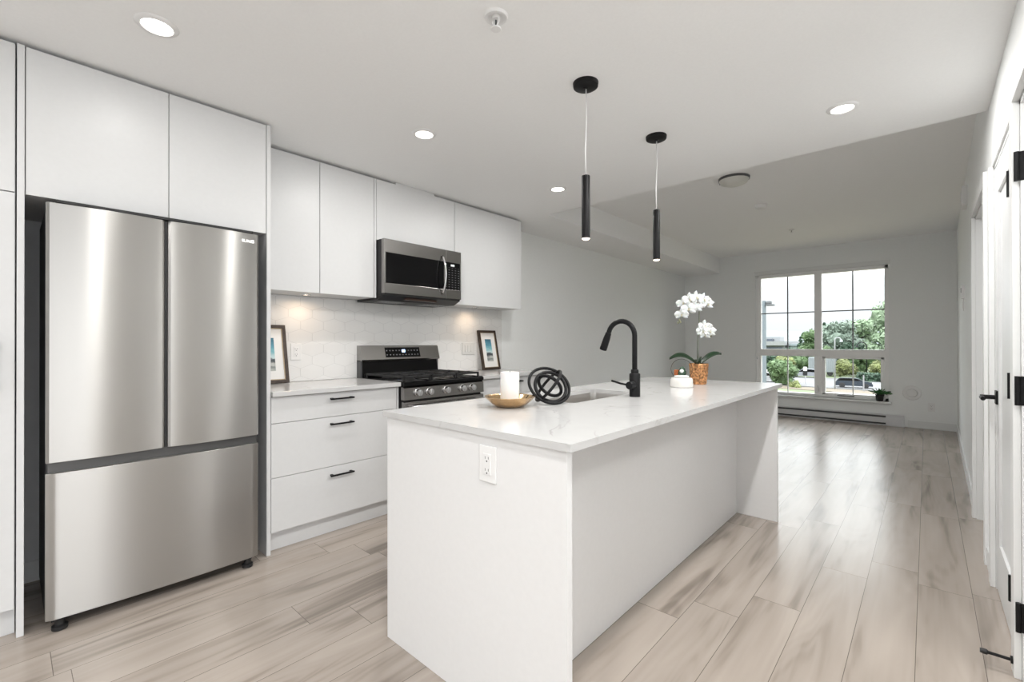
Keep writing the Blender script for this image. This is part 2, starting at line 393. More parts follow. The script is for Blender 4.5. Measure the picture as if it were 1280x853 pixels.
# rooms beyond the openings
hall = MB()
hall.box(RW+2.1, RW+2.2, .58, 4.61, -0.2, 2.5)
hall.box(RW+.12, RW+2.2, .58, .92, -.2, 2.5)
hall.box(RW+.12, RW+2.1, 1.30, 1.36, -0.2, 2.5).box(RW+.12, RW+2.1, 2.44, 2.50, -0.2, 2.5).box(RW+.12, RW+2.1, 3.40, 3.46, -0.2, 2.5).box(RW+.12, RW+2.1, 4.55, 4.61, -0.2, 2.5)
hall.box(RW+.12, RW+2.2, 1.30, 4.61, 2.42, 2.5)
struct('wall_hallway', hall, M_WALL, 'dim side room walls beyond the open doorways')
struct('wall_entry_added', MB().box(2.45, 2.6, BY-T, -2.25, -.2, 2.5).box(2.45, 2.6, .45, .92, -.2, 2.5).box(2.45, 2.6, -2.25, .45, -.2, .40).box(2.45, 2.6, -2.25, .45, 2.32, 2.5).box(2.45, 2.6, -2.25, -1.7, -.2, 2.5), M_WALL, 'pale wall of an added entry nook beside the camera, opened for light')  # unseen nook added beside the camera so daylight can enter
# ceilings
struct('ceiling', MB().box(LW-T, RW+.2, BY-T, 3.505, ZK, ZL+.12).box(RW+.2, 2.6, BY-T, .92, ZK, ZL+.12), M_CEIL, 'lowered white kitchen ceiling')
struct('ceiling_living', MB().box(LW-T, RW+.35, 3.505, FY+T, ZL, ZL+.12), M_CEIL, 'higher ceiling over the living area')
struct('ceiling_bulkhead', MB().prism([(3.505, ZK), (FY+.02, ZK-.014), (FY+.02, ZL+.05), (3.505, ZL+.05)], 'X', LW-.05, -2.705), M_CEIL, 'boxed bulkhead along the top of the left wall')

# baseboards
def bb_x(name, x, y0, y1, sgn, h=0.10, t=0.013):
    return struct(name, MB().prism([(x, 0), (x+sgn*t, 0), (x+sgn*t, h-.012), (x+sgn*t*.5, h), (x, h)], 'Y', y0, y1), M_TRIM, 'white painted baseboard')
bb_x('baseboard_left', LW, 3.50, FY, 1)
m_ = MB().prism([(RW-.012, 4.39), (RW, 4.39), (RW+.0545, FY), (RW+.0425, FY)], 'Z', 0, 0.10)
struct('baseboard_right', m_, M_TRIM, 'white baseboard on the right wall')
struct('baseboard_right_near', MB().box(RW-.012, RW, 3.29, 3.50, 0, 0.10).box(RW-.012, RW, 2.455, 2.52, 0, .10), M_TRIM, 'white baseboard between the door casings')
struct('baseboard_far', MB().box(-0.20, RW+.05, FY-.012, FY, 0, 0.10).box(LW, -2.2, FY-.012, FY, 0, 0.10), M_TRIM, 'white baseboard below the window wall')
struct('baseboard_niche', MB().box(LW, LW+.013, 0.05, 0.97, 0, 0.10), M_TRIM, 'baseboard at the back of the refrigerator niche')

# door casings / jambs
def casing(name, y0, y1, ztop, w=0.075, t=0.020, label='white door casing', tn=0.020):
    c = MB()
    c.box(RW-tn, RW, y0-w, y0, 0, ztop, .002)
    c.box(RW-t, RW, y1, y1+w, 0, ztop, .002)
    c.box(RW-tn, RW, y0-w, y1+w, ztop, ztop+w, .002)
    # jamb lining
    c.box(RW, RW+.12, y0-.004, y0+.016, 0, ztop).box(RW, RW+.12, y1-.016, y1+.004, 0, ztop).box(RW, RW+.12, y0, y1, ztop-.016, ztop+.004)
    return struct(name, c, M_TRIM, label)
casing('trim_1', 2.585, 3.215, 2.04, .068, label='white casing around the closed panel door', tn=.008)
casing('trim_2', 3.57, 4.385, 2.03, .068, label='white casing around the far open doorway')
casing('trim_3', 1.52, 2.395, 2.04, .068, label='white casing and jamb of the nearest doorway')

# closed shaker door
HX = RW+.002
def lever_handle(parent, y, z, x, sgn=-1):
    mb = MB().box(x-.008, x, y-.030, y+.030, z-.032, z+.032, .002)
    pl = mb.build('lock_plate', M_BLACK, parent)
    MB().tube([(x-.006, y, z), (x-.058, y, z)], .0105).tube([(x-.052, y, z), (x-.055, y+sgn*.03, z), (x-.055, y+sgn*.115, z)], .0088).build('lever', M_BLACK, parent, smooth=40)
def hinge(parent, y, z, x):
    MB().tube([(x-.006, y, z-.05), (x-.006, y, z+.05)], .0075, 10).box(x-.002, x+.004, y-.022, y+.022, z-.05, z+.05).build('hinge', M_BLACK, parent, smooth=40)
d1 = thing('door_1', 'white single panel door, closed, black lever and hinges', None, (HX, 2.6, 0)); d1['kind'] = 'structure'
y0, y1, ST = 2.603, 3.197, 0.105
lf = MB().box(HX+.010, HX+.034, y0, y1, 0.008, 2.022)
for a, b, c, d in ((y0, y0+ST, .008, 2.022), (y1-ST, y1, .008, 2.022), (y0+ST, y1-ST, .008, .24), (y0+ST, y1-ST, 1.89, 2.022)):
    lf.box(HX, HX+.012, a, b, c, d)
lf.build('door_panel', M_DOOR, d1)
for z in (1.80, 1.02, 0.24): hinge(d1, 2.598, z, HX-.004)
lever_handle(d1, 3.145, 0.927, HX)
# nearest doorway: leaf swung open into the side room; only its hinge leaves are seen on the jamb
d2 = thing('door_2', 'white door with black hinges at the right edge of the view', None, (RW+.1, 2.3, 0)); d2['kind'] = 'structure'
MB().box(RW+.125, RW+.93, 2.30, 2.336, .008, 2.02).build('door_panel', M_DOOR, d2)
for z in (1.805, 1.018, 0.225):
    MB().box(RW-.004, RW+.09, 2.3765, 2.3795, z-.051, z+.051).tube([(RW-.010, 2.377, z-.051), (RW-.010, 2.377, z+.051)], .0075, 10).build('hinge', M_BLACK, d2, smooth=40)
# door stop
t = thing('door_stop', 'black rigid door stop at the bottom right corner, on the casing foot', 'door stop', (RW-.02, 2.42, .05))
MB().tube([(RW-.024, 2.42, .05), (RW-.085, 2.42, .05)], .0055).lathe([(.013, 0), (.013, .006), (.006, .012)], (RW-.026, 2.42, .05), 16, 'X').build('rod', M_BLACK, t, smooth=40)
MB().lathe([(0.001, -.018), (.008, -.018), (.0095, -.01), (.0095, 0), (.006, .004)], (RW-.085, 2.42, .05), 16, 'X').build('bumper', M_BLACKPL, t, smooth=40)

# ------------------------------------------------------------------ window_1 (far)
w1 = thing('window_1', 'large white framed window with grid bars, street beyond', None, (-1.265, FY, WZ0)); w1['kind'] = 'structure'
yf = FY+.045
fr = MB()
FW = 0.062
fr.box(WX0, WX0+.045, yf-.01, yf+.09, WZ0, WZ1, .004).box(WX1-.045, WX1, yf-.01, yf+.09, WZ0, WZ1, .004)
fr.box(WX0, WX1, yf-.01, yf+.09, WZ1-.045, WZ1, .004).box(WX0, WX1, yf-.01, yf+.09, WZ0, WZ0+.045, .004)
fr.box(-1.305, -1.21, yf-.005, yf+.085, WZ0, WZ1, .004)
fr.box(WX0, WX1, yf-.008, yf+.085, .965, 1.075, .004)
fr.box(WX0+.04, WX0+.068, yf+.01, yf+.08, WZ0, WZ1, .004)
M_VINYL = mat('window_vinyl', (.90, .90, .90), .35)
fr.build('window_frame', M_VINYL, w1)
sash = MB()   # opening sash of the lower right pane
sash.box(-1.215, -1.165, yf, yf+.07, .36, .97, .003).box(-.495, -.45, yf, yf+.07, .36, .97, .003).box(-1.2, -.46, yf, yf+.07, .36, .405, .003).box(-1.2, -.46, yf, yf+.07, .935, .97, .003)
sash.build('sash', M_VINYL, w1)
MB().box(-2.07, -1.30, yf+.040, yf+.046, 1.07, 2.26).build('pane', M_PANE, w1)
MB().box(-1.215, -.445, yf+.040, yf+.046, 1.07, 2.26).build('pane', M_PANE, w1)
MB().box(-2.07, -1.30, yf+.040, yf+.046, .375, .97).build('pane', M_PANE, w1)
MB().box(-1.17, -.49, yf+.040, yf+.046, .40, .94).build('pane', M_PANE, w1)
M_GRIDD = mat('grid_bar_backlit', (0.16, 0.16, 0.165), 0.4)  # bars are pale; dark colour paints in their backlit silhouette
g = MB().box(-1.684, -1.668, yf+.034, yf+.052, 1.07, 2.26).box(-.830, -.814, yf+.034, yf+.052, 1.07, 2.26)
g.box(-2.07, -1.30, yf+.034, yf+.052, 1.657, 1.673).box(-1.215, -.445, yf+.034, yf+.052, 1.657, 1.673)
g.build('grid_bar', M_GRIDD, w1)
MB().box(-1.684, -1.668, yf+.034, yf+.052, .37, .97).box(-.830, -.814, yf+.034, yf+.052, .40, .94).build('grid_bar', M_TRIM, w1)['label'] = 'white lower grid bars'
MB().box(-1.262, -1.245, yf-.03, yf-.005, .41, .47, .003).tube([(-1.254, yf-.025, .45), (-1.256, yf-.04, .52)], .005, 8).build('crank_handle', M_CHROME, w1)
MB().box(-1.01, -.80, yf-.045, yf-.012, .375, .388, .004).build('latch', M_DKGREY, w1)
struct('trim_4', MB().box(WX0-.03, WX1+.03, FY-.055, FY+.05, WZ0-.030, WZ0, .004), M_TRIM, 'white window sill board')
struct('trim_5', MB().box(WX0-.02, WX1+.02, FY-.012, FY+.002, WZ1+.0, WZ1+.065, .003), M_TRIM, 'white head trim above the window')
# blind cord on the left of the window
t = thing('blind_cord', 'thin white blind cord hanging at the left side of the window', 'cord', (-2.105, FY-.01, 1.0))
MB().tube([(-2.105, FY-.012, 2.27), (-2.106, FY-.012, 1.6), (-2.105, FY-.012, .95)], .004, 8).box(-2.115, -2.095, FY-.02, FY+.0, 2.25, 2.28).build('cord', M_WHITEPL, t)
MB().lathe([(.001, 0), (.009, .006), (.009, .04), (.003, .05)], (-2.105, FY-.013, .90), 12).build('tassel', M_CHROME, t, smooth=40)
# window_2_added: added behind the camera to light the room, out of view
w2 = thing('window_2_added', 'added unseen window behind the camera', None, (-1.5, BY, .35)); w2['kind'] = 'structure'
f2 = MB().box(-1.9, -1.85, BY-.1, BY-.03, .9, 2.1).box(-.75, -.7, BY-.1, BY-.03, .9, 2.1).box(-1.9, -.7, BY-.1, BY-.03, 2.05, 2.1).box(-1.9, -.7, BY-.1, BY-.03, .9, .95).box(-1.33, -1.27, BY-.1, BY-.03, .9, 2.1)
f2.build('window_frame', M_TRIM, w2)

w3 = thing('window_3_added', 'added unseen window beside the camera', None, (2.5, -.9, .4)); w3['kind'] = 'structure'  # opening frame added with the nook to supply light, never in view
MB().box(2.50, 2.56, -2.25, -2.20, .4, 2.32).box(2.50, 2.56, .40, .45, .4, 2.32).box(2.50, 2.56, -2.25, .45, .4, .45).box(2.50, 2.56, -2.25, .45, 2.27, 2.32).box(2.50, 2.56, -.93, -.87, .4, 2.32).build('window_frame', M_TRIM, w3)
# ------------------------------------------------------------------ baseboard heater
t = thing('baseboard_heater', 'long low white electric baseboard heater on the floor under the window', 'heater', (-1.2, FY-.04, 0))
hx0, hx1 = -2.16, -.235
M_HEAT = mat('heater_enamel', (0.66, 0.66, 0.68), 0.35)
pr_ = [(FY, .0), (FY-.058, .0), (FY-.060, .012), (FY-.012, .014), (FY-.012, .138), (FY-.056, .141), (FY-.058, .157), (FY, .157)]
MB().prism(pr_, 'X', hx0, hx1-.20).build('housing', M_HEAT, t)
MB().prism([(FY-.052, .040), (FY-.062, .040), (FY-.066, .048), (FY-.066, .108), (FY-.060, .114), (FY-.050, .114)], 'X', hx0, hx1-.20).build('front_panel', M_HEAT, t)
MB().prism([(FY, .0), (FY-.062, .0), (FY-.065, .010), (FY-.065, .135), (FY-.045, .157), (FY, .157)], 'X', hx1-.20, hx1).build('end_box', M_HEAT, t)
fin = MB()
MB().box(hx0, hx1-.2, FY-.030, FY-.013, .016, .136).build('heating_element', M_DKGREY, t)

# ------------------------------------------------------------------ wall devices
def outlet(name, label, face, c, w=.074, h=.116, kind='outlet', cat='outlet', m=M_WHITEPL):
    """face: '-Y' plate facing the camera on a wall at y, '+X' plate on left wall, '-X' on the right wall, c = centre"""
    t = thing(name, label, cat, c)
    def bx(u0, u1, z0, z1, d0, d1, bev=0):
        if face == '-Y': return (c[0]+u0, c[0]+u1, c[1]-d1, c[1]-d0, c[2]+z0, c[2]+z1, bev)
        if face == '+X': return (c[0]+d0, c[0]+d1, c[1]+u0, c[1]+u1, c[2]+z0, c[2]+z1, bev)
        return (c[0]-d1, c[0]-d0, c[1]+u0, c[1]+u1, c[2]+z0, c[2]+z1, bev)
    MB().box(*bx(-w/2, w/2, -h/2, h/2, 0, .006, .002)).build('cover_plate', m, t)
    if kind == 'outlet':
        MB().box(*bx(-.017, .017, -.034, .034, .005, .0085, .0015)).build('receptacle', m, t)
        for zz in (-.019, .019):
            s = MB()
            s.box(*bx(-.008, -.006, zz-.002, zz+.006, .0083, .0088)).box(*bx(.006, .008, zz-.002, zz+.006, .0083, .0088)).box(*bx(-.0025, .0025, zz-.011, zz-.006, .0083, .0088))
            s.build('socket_slot', M_DKGREY, t)
    elif kind == 'switch':
        for u in ((-.036, 0, .036) if w > .13 else ((-.023, .023) if w > .1 else (0,))):
            MB().box(*bx(u-.014, u+.014, -.033, .033, .005, .010, .002)).build('rocker', m, t)
    return t
outlet('wall_outlet', 'white outlet on the end panel of the island', '-Y', (-1.040, 1.036, .801))
outlet('wall_outlet', 'white outlet on the hexagon tile backsplash beside the left picture', '+X', (LW+.009, 1.375, 1.125))
outlet('wall_switch', 'pale switch plate on the backsplash between range and right picture', '+X', (LW+.009, 3.02, 1.13), w=.165, kind='switch', cat='switch', m=mat('pale_switch', (.70, .70, .69), .4))
outlet('wall_outlet', 'white outlet low on the far wall right of the round vent', '-Y', (0.045, FY, .30))
# thermostat / switches on right wall
def rwx(y): return RW + .055*(y-4.385)/(FY-4.385) if y > 4.385 else RW
for (n, lb, y, z, w, h) in (('thermostat', 'small white thermostat on the right wall beyond the doorway', 6.15, 1.665, .09, .12), ):
    t = thing(n, lb, 'thermostat', (rwx(y), y, z))
    MB().box(rwx(y)-.024, rwx(y)+.003, y-w/2, y+w/2, z-h/2, z+h/2, .004).build('housing', M_WHITEPL, t)
    MB().box(rwx(y)-.0255, rwx(y)-.0235, y-w/2+.01, y+w/2-.02, z-.005, z+h/2-.02).build('display', M_DKGREY, t)
outlet('wall_switch', 'white light switch on the right wall under the thermostat', '-X', (rwx(6.3), 6.3, 1.55), kind='switch', cat='switch')
t = thing('door_chime', 'slim white box high on the right wall above the far doorway', 'chime', (rwx(5.6), 5.6, 2.44))
MB().box(rwx(5.6)-.035, rwx(5.6)+.002, 5.50, 5.70, 2.36, 2.53, .004).build('housing', M_WHITEPL, t)
MB().box(rwx(5.6)-.037, rwx(5.6)-.034, 5.515, 5.685, 2.38, 2.51).build('grille', M_DKGREY if False else M_TRIM, t)
# round vent on far wall
t = thing('wall_vent', 'round white vent cover on the far wall right of the window', 'vent', (-.155, FY, .48))
MB().lathe([(.001, -.008), (.060, -.008), (.070, -.014), (.094, -.012), (.101, -.004), (.101, .0)], (-.155, FY, .48), 40, 'Y').build('cover_ring', M_WHITEPL, t, smooth=35)
MB().lathe([(.001, -.024), (.052, -.022), (.058, -.014), (.058, -.006)], (-.155, FY, .48), 40, 'Y').build('damper_disc', M_WHITEPL, t, smooth=35)

# ------------------------------------------------------------------ ceiling fixtures
def downlight(x, y, label):
    pw = DL_POWER*((.13 if abs(y-.39) < .1 else .66) if x < -1 else 1.2)    # the cabinet row is dimmed
    t = thing('recessed_light', label, 'light', (x, y, ZK), 'recessed ceiling lights over the kitchen')
    MB().lathe([(.048, -.002), (.052, -.009), (.066, -.006), (.071, 0.0)], (x, y, ZK), 40).build('trim_ring', M_WHITEPL, t, smooth=50)
    MB().lathe([(.001, -.004), (.049, -.004), (.049, .0)], (x, y, ZK), 40).build('lens', M_LAMP, t, smooth=30)
    ld = bpy.data.lights.new('downlight_lamp', 'AREA'); ld.shape = 'DISK'; ld.size = .10; ld.energy = pw; ld.color = (1.0, .985, .96); ld.spread = radians(180)
    lo = bpy.data.objects.new('downlight_lamp', ld); COL.objects.link(lo); lo.parent = t; lo.location = (0, 0, -.012)
for x, y, lb in ((-2.205, .39, 'round recessed ceiling light nearest the refrigerator'), (-2.19, 1.65, 'round recessed ceiling light in front of the microwave'),
                 (-2.185, 2.96, 'round recessed ceiling light beside the left pendant lamp'), (-.325, 2.945, 'round recessed ceiling light over the walkway by the doors'),
                 ):
    downlight(x, y, lb)
# unseen twins of the same lighting rows, behind the camera's field of view
for x, y in ((-.325, .39), (-.325, 1.65), (-2.2, -1.0), (-.325, -1.0)):
    downlight(x, y, 'round recessed ceiling light outside the view')

def sprinkler(x, y, z, label, s=1.0):
    t = thing('fire_sprinkler', label, 'sprinkler', (x, y, z))
    MB().lathe([(.012*s, -.002), (.020*s, -.002), (.026*s, -.010), (.036*s, -.010), (.040*s, 0)], (x, y, z), 32).build('escutcheon', M_WHITEPL, t, smooth=50)
    MB().lathe([(.001, -.045*s), (.016*s, -.045*s), (.018*s, -.042*s), (.016*s, -.040*s), (.003*s, -.038*s)], (x, y, z), 20).build('deflector', M_WHITEPL, t, smooth=40)
    MB().tube([(x-.011*s, y, z), (x-.013*s, y, z-.020*s), (x-.003*s, y, z-.038*s)], .003*s, 8).tube([(x+.011*s, y, z), (x+.013*s, y, z-.020*s), (x+.003*s, y, z-.038*s)], .003*s, 8).lathe([(.013*s, 0), (.013*s, -.012*s), (.006*s, -.014*s)], (x, y, z), 16).build('yoke', M_WHITEPL, t, smooth=40)
    MB().tube([(x, y, z-.012*s), (x, y, z-.036*s)], .003*s, 8).build('glass_bulb', M_DKGREY, t)
sprinkler(-1.199, 1.236, ZK, 'white fire sprinkler on the kitchen ceiling at the top of the view', 1.15)
sprinkler(-1.318, 6.95, ZL, 'tiny fire sprinkler on the living room ceiling near the window', .9)
t = thing('smoke_alarm', 'small round white smoke alarm on the living room ceiling', 'smoke alarm', (-1.325, 5.49, ZL))
MB().lathe([(.001, -.038), (.040, -.038), (.052, -.030), (.056, -.014)], (-1.325, 5.49, ZL), 32).build('housing', M_WHITEPL, t, smooth=40)
MB().lathe([(.058, -.014), (.062, -.006), (.062, 0)], (-1.325, 5.49, ZL), 32).build('base', M_WHITEPL, t, smooth=40)
t = thing('ceiling_light', 'shallow dome ceiling light just past the lowered ceiling edge', 'light', (-1.29, 4.42, ZL))
MB().lathe([(.001, -.07), (.06, -.066), (.11, -.045), (.125, -.018)], (-1.29, 4.42, ZL), 36).build('shade', mat('frosted_dome', (.62, .62, .58), .4), t, smooth=60)
MB().lathe([(.128, -.02), (.13, 0)], (-1.29, 4.42, ZL), 36).tube([(-1.39, 4.42, ZL-.03), (-1.415, 4.42, ZL-.03)], .006, 8).build('base_ring', M_DKGREY, t, smooth=40)

def pendant(x, y, label):
    t = thing('pendant_lamp', label, 'pendant lamp', (x, y, ZK), 'pendant lamps over the island')
    MB().lathe([(.001, -.030), (.010, -.030), (.012, -.024), (.052, -.022), (.058, -.018), (.060, -.004), (.060, 0)], (x, y, ZK), 40).build('canopy', M_BLACK, t, smooth=40)
    MB().tube([(x+.002, y, ZK-.028), (x+.0045, y, 2.25), (x-.002, y, 2.10), (x, y, 1.975)], .0028, 8).build('cord', M_WHITEPL, t, smooth='all')
    MB().lathe([(.004, 1.985), (.006, 1.981), (.019, 1.979), (.020, 1.976), (.020, 1.682), (.0185, 1.682), (.0185, 1.70)], (x, y, 0), 28).build('tube_shade', M_BLACK, t, smooth=40)
    MB().lathe([(.001, 1.674), (.010, 1.675), (.018, 1.680), (.018, 1.695)], (x, y, 0), 24).build('lens', M_PEND, t, smooth=60)
    ld = bpy.data.lights.new('pendant_lamp_light', 'SPOT'); ld.energy = 1.0; ld.spot_size = radians(75); ld.spot_blend = .8; ld.color = (1, .85, .7); ld.shadow_soft_size = .015
    lo = bpy.data.objects.new('pendant_lamp_light', ld); COL.objects.link(lo); lo.parent = t; lo.location = (0, 0, 1.67-ZK)
pendant(-1.196, 1.843, 'black tube pendant lamp on a white cord, the nearer of two')
pendant(-1.194, 2.604, 'black tube pendant lamp on a white cord, the farther of two')

# ================================================================== KITCHEN RUN
CX = -2.727       # tall and base cabinet front plane
DT = 0.019
def bar_handle_h(parent, x, y, z, L=.155):
    mb = MB().box(x+.022, x+.032, y-L/2, y+L/2, z-.005, z+.005, .0015)
    for s in (-1, 1): mb.box(x, x+.026, y+s*(L/2-.014)-.007, y+s*(L/2-.014)+.007, z-.006, z+.006, .0015)
    return mb.build('handle', M_BLACK, parent)
def bar_handle_v(parent, x, y, z0, z1):
    mb = MB().box(x+.022, x+.032, y-.005, y+.005, z0, z1, .0015)
    for z in (z0+.014, z1-.014): mb.box(x, x+.026, y-.006, y+.006, z-.007, z+.007, .0015)
    return mb.build('handle', M_BLACK, parent)
# pantry at the far left
t = thing('pantry_cabinet', 'tall white pantry cabinet at the left edge with a vertical black handle', 'cabinet', (-3.0, -.3, 0))
MB().box(LW+.001, CX-DT-.002, -.60, .024, .115, 2.403).build('body', M_CAB, t)
MB().box(LW+.001, CX-.055, -.60, .024, 0, .115).build('kickboard', M_CAB, t)
d = MB().box(CX-DT, CX, -.595, .022, .118, 1.797, .0012).build('door', M_CAB, t)
bar_handle_v(d, CX, -.028, 1.01, 1.205)
MB().box(CX-DT, CX, -.595, .022, 1.801, 2.401, .0012).build('door', M_CAB, t)
# panels beside the refrigerator
t = tag(MB().box(LW, CX+.004, .0275, .049, 0, 2.405, .001).build('end_panel', M_CAB), 'tall white panel between the pantry and the refrigerator', 'panel')
t = tag(MB().box(LW, CX+.004, .973, .994, 0, 2.405, .001).build('end_panel', M_CAB), 'tall white panel between the refrigerator and the drawers', 'panel')
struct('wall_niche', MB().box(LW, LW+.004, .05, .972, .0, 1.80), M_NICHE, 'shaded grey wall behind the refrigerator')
# over-fridge cabinet
t = thing('wall_cabinet', 'deep white two door cabinet above the refrigerator', 'cabinet', (-3.0, .5, 1.8))
MB().box(LW+.001, CX-DT-.002, .050, .972, 1.800, 2.403).build('body', M_CAB, t)
MB().box(CX-DT, CX, .052, .5275, 1.798, 2.403, .0012).build('door', M_CAB, t)
MB().box(CX-DT, CX, .5305, .971, 1.798, 2.403, .0012).build('door', M_CAB, t)

# ------------------------------------------------------------------ refrigerator
FRX = -2.632      # door front plane
t = fridge = thing('refrigerator', 'stainless steel french door refrigerator with a bottom freezer drawer', 'refrigerator', (-2.98, .505, 0))
fy0, fy1 = .106, .906
M_FSIDE = mat('fridge_side_black', (0.03, 0.031, 0.034), 0.45)
MB().box(-3.26, FRX-.075, fy0+.004, fy1-.004, .035, 1.755, .004).build('cabinet_body', M_FSIDE, t)
def curved_door(y0, y1, z0, z1, bulge, x=FRX, depth=.065, n=36, er=.010):
    """convex front: the plan section is an arc with rounded side edges"""
    mb = MB(); pts = []
    for i in range(n+1):
        u = -1 + 2*i/n
        y = (y0+y1)/2 + u*(y1-y0)/2
        e = (1-abs(u))*(y1-y0)/2
        edge = er - math.sqrt(max(0, er*er - max(0, er-e)**2)) if e < er else 0
        pts.append((x - bulge*(u*u) - edge*0.9, y))
    pts2 = [(px, py) for px, py in pts] + [(x-depth, y1-.002), (x-depth, y0+.002)]
    mb.prism(pts2, 'Z', z0, z1)
    return mb
dl = curved_door(fy0, .4985, .699, 1.765, .011).build('door', M_STEEL, t, smooth=35, bevel=.002)
dr = curved_door(.5095, fy1, .699, 1.765, .011).build('door', M_STEEL, t, smooth=35, bevel=.002)
curved_door(fy0, fy1, .055, .655, .016).build('freezer_drawer', M_STEEL, t, smooth=35, bevel=.002)
MB().box(FRX-.07, FRX-.030, fy0+.006, fy1-.006, .652, .702, .002).build('handle_recess', mat('recess_grey', (.10, .10, .10), .35, .6), t)
MB().box(FRX-.07, FRX-.022, .4995, .5085, .70, 1.762).build('door_gasket', M_BLACKPL, t)
MB().box(FRX-.20, FRX-.004, fy0+.03, fy1-.03, 1.765, 1.778, .003).build('hinge_cover', M_BLACKPL, t)
for yy in (fy0+.045, fy1-.045):
    MB().lathe([(.018, 0), (.026, .004), (.026, .018), (.016, .022), (.016, .05)], (FRX-.045, yy, 0), 20).build('foot', M_BLACKPL, t, smooth=40)
    MB().lathe([(.018, 0), (.026, .004), (.026, .018), (.016, .022), (.016, .05)], (-3.18, yy, 0), 20).build('foot', M_BLACKPL, t, smooth=40)
MB().box(-3.20, FRX-.06, fy0+.02, fy1-.02, .030, .056).build('base_grille', M_BLACKPL, t)
def text(name, body, size, loc, rot, m, parent, ext=.0006, sx=1.0):
    cu = bpy.data.curves.new(name, 'FONT'); cu.body = body; cu.size = size; cu.extrude = ext; cu.align_x = 'CENTER'; cu.align_y = 'CENTER'; cu.offset = size*.02
    cu.space_character = 1.08
    o = bpy.data.objects.new(name, cu); COL.objects.link(o); cu.materials.append(m)
    if parent:
        o.parent = parent; base = parent.matrix_basis.translation if parent.parent is None else parent.parent.matrix_basis.translation
        o.location = Vector(loc) - base
    else: o.location = loc
    o.rotation_euler = rot; o.scale = (sx, 1, 1)
    me = bpy.data.meshes.new_from_object(o); me.materials.clear(); me.materials.append(m)
    q = bpy.data.objects.new(name, me); COL.objects.link(q); q.parent = o.parent; q.location = o.location; q.rotation_euler = rot; q.scale = o.scale
    bpy.data.objects.remove(o)
    return q
text('logo', 'SAMSUNG', .021, (FRX-.0040, .828, 1.722), (pi/2, 0, pi/2 - .028), mat('logo_silver', (.85, .85, .85), .2, 1.0), dr)

# ------------------------------------------------------------------ base cabinets and counters
def drawer_cabinet(y0, y1, label, splits, hy=None):
    t = thing('drawer_cabinet', label, 'cabinet', (-3.0, (y0+y1)/2, 0))
    MB().box(LW+.001, CX-DT-.002, y0, y1, .115, .884).build('body', M_CAB, t)
    MB().box(LW+.001, CX-.055, y0, y1, 0, .115).build('kickboard', M_CAB, t)
    for a, b, hz in splits:
        dd = MB().box(CX-DT, CX, y0+.002, y1-.002, a, b, .0012).build('drawer', M_CAB, t)
        bar_handle_h(dd, CX, hy if hy else (y0+y1)/2, hz)
    return t
drawer_cabinet(.996, 1.818, 'white three drawer base cabinet between refrigerator and range', [(.733, .881, .843), (.426, .730, .688), (.119, .423, .372)], 1.410)
drawer_cabinet(2.625, 3.49, 'white drawer base cabinet right of the range behind the candle', [(.733, .881, .843), (.426, .730, .688), (.119, .423, .372)], 3.055)
tag(MB().box(LW, CX+.0, 1.820, 1.834, 0, .884).build('filler_panel', M_CAB), 'narrow white panel against the left side of the range', 'panel')
tag(MB().box(LW, CX+.028, .996, 1.836, .886, .914, .002).build('countertop', M_QUARTZ), 'white quartz countertop left of the range', 'countertop')
tag(MB().box(LW, CX+.028, 2.606, 3.502, .886, .914, .002).build('countertop', M_QUARTZ), 'white quartz countertop right of the range under the small picture', 'countertop')
tag(MB().box(LW+.001, LW+.009, .996, 3.495, .916, 1.520).build('backsplash', M_TILE), 'white elongated hexagon tile backsplash behind the range', 'backsplash')

# ------------------------------------------------------------------ wall cabinets
UX = -3.015
def wall_cab(y0, y1, z0, doors, label, filler=None):
    t = thing('wall_cabinet', label, 'cabinet', (-3.15, (y0+y1)/2, z0))
    MB().box(LW, UX-DT-.002, y0, y1, z0, 2.403).build('body', M_CAB, t)
    for a, b in doors: MB().box(UX-DT, UX, a, b, z0-.002, 2.403, .0012).build('door', M_CAB, t)
    return t
wc1 = wall_cab(.996, 1.835, 1.523, [(.998, 1.4085), (1.4125, 1.815)], 'white two door wall cabinet left of the microwave')
MB().box(UX-DT, UX, 1.8185, 1.8345, 1.521, 2.403).build('filler_strip', M_CAB, wc1)
wc2 = wall_cab(1.837, 2.592, 1.955, [(1.8385, 2.590)], 'short white wall cabinet directly above the microwave')
MB().box(UX-.10, UX-.001, 2.005, 2.375, 2.403, 2.4195).build('filler_strip', M_CAB, wc2)
wc3 = wall_cab(2.594, 3.467, 1.523, [(2.595, 3.467)], 'wide white wall cabinet right of the microwave')
# puck lights under wall cabinets
def puck(x, y, label):
    t = thing('puck_light', label, 'light', (x, y, 1.523), 'puck lights under the wall cabinets')
    MB().lathe([(.024, -.001), (.026, -.007), (.033, -.005), (.034, 0)], (x, y, 1.523), 24).build('trim_ring', M_CHROME, t, smooth=40)
    MB().lathe([(.001, -.003), (.025, -.003), (.025, 0)], (x, y, 1.523), 24).build('lens', M_PUCK, t)
    ld = bpy.data.lights.new('puck_lamp', 'AREA'); ld.shape = 'DISK'; ld.size = .045; ld.energy = PUCK_POWER; ld.color = (1, .72, .48); ld.spread = radians(165)
    lo = bpy.data.objects.new('puck_lamp', ld); COL.objects.link(lo); lo.parent = t; lo.location = (0, 0, -.008)
puck(-3.175, 1.385, 'small glowing puck light under the cabinet left of the microwave')
puck(-3.175, 2.99, 'small glowing puck light under the cabinet right of the microwave')

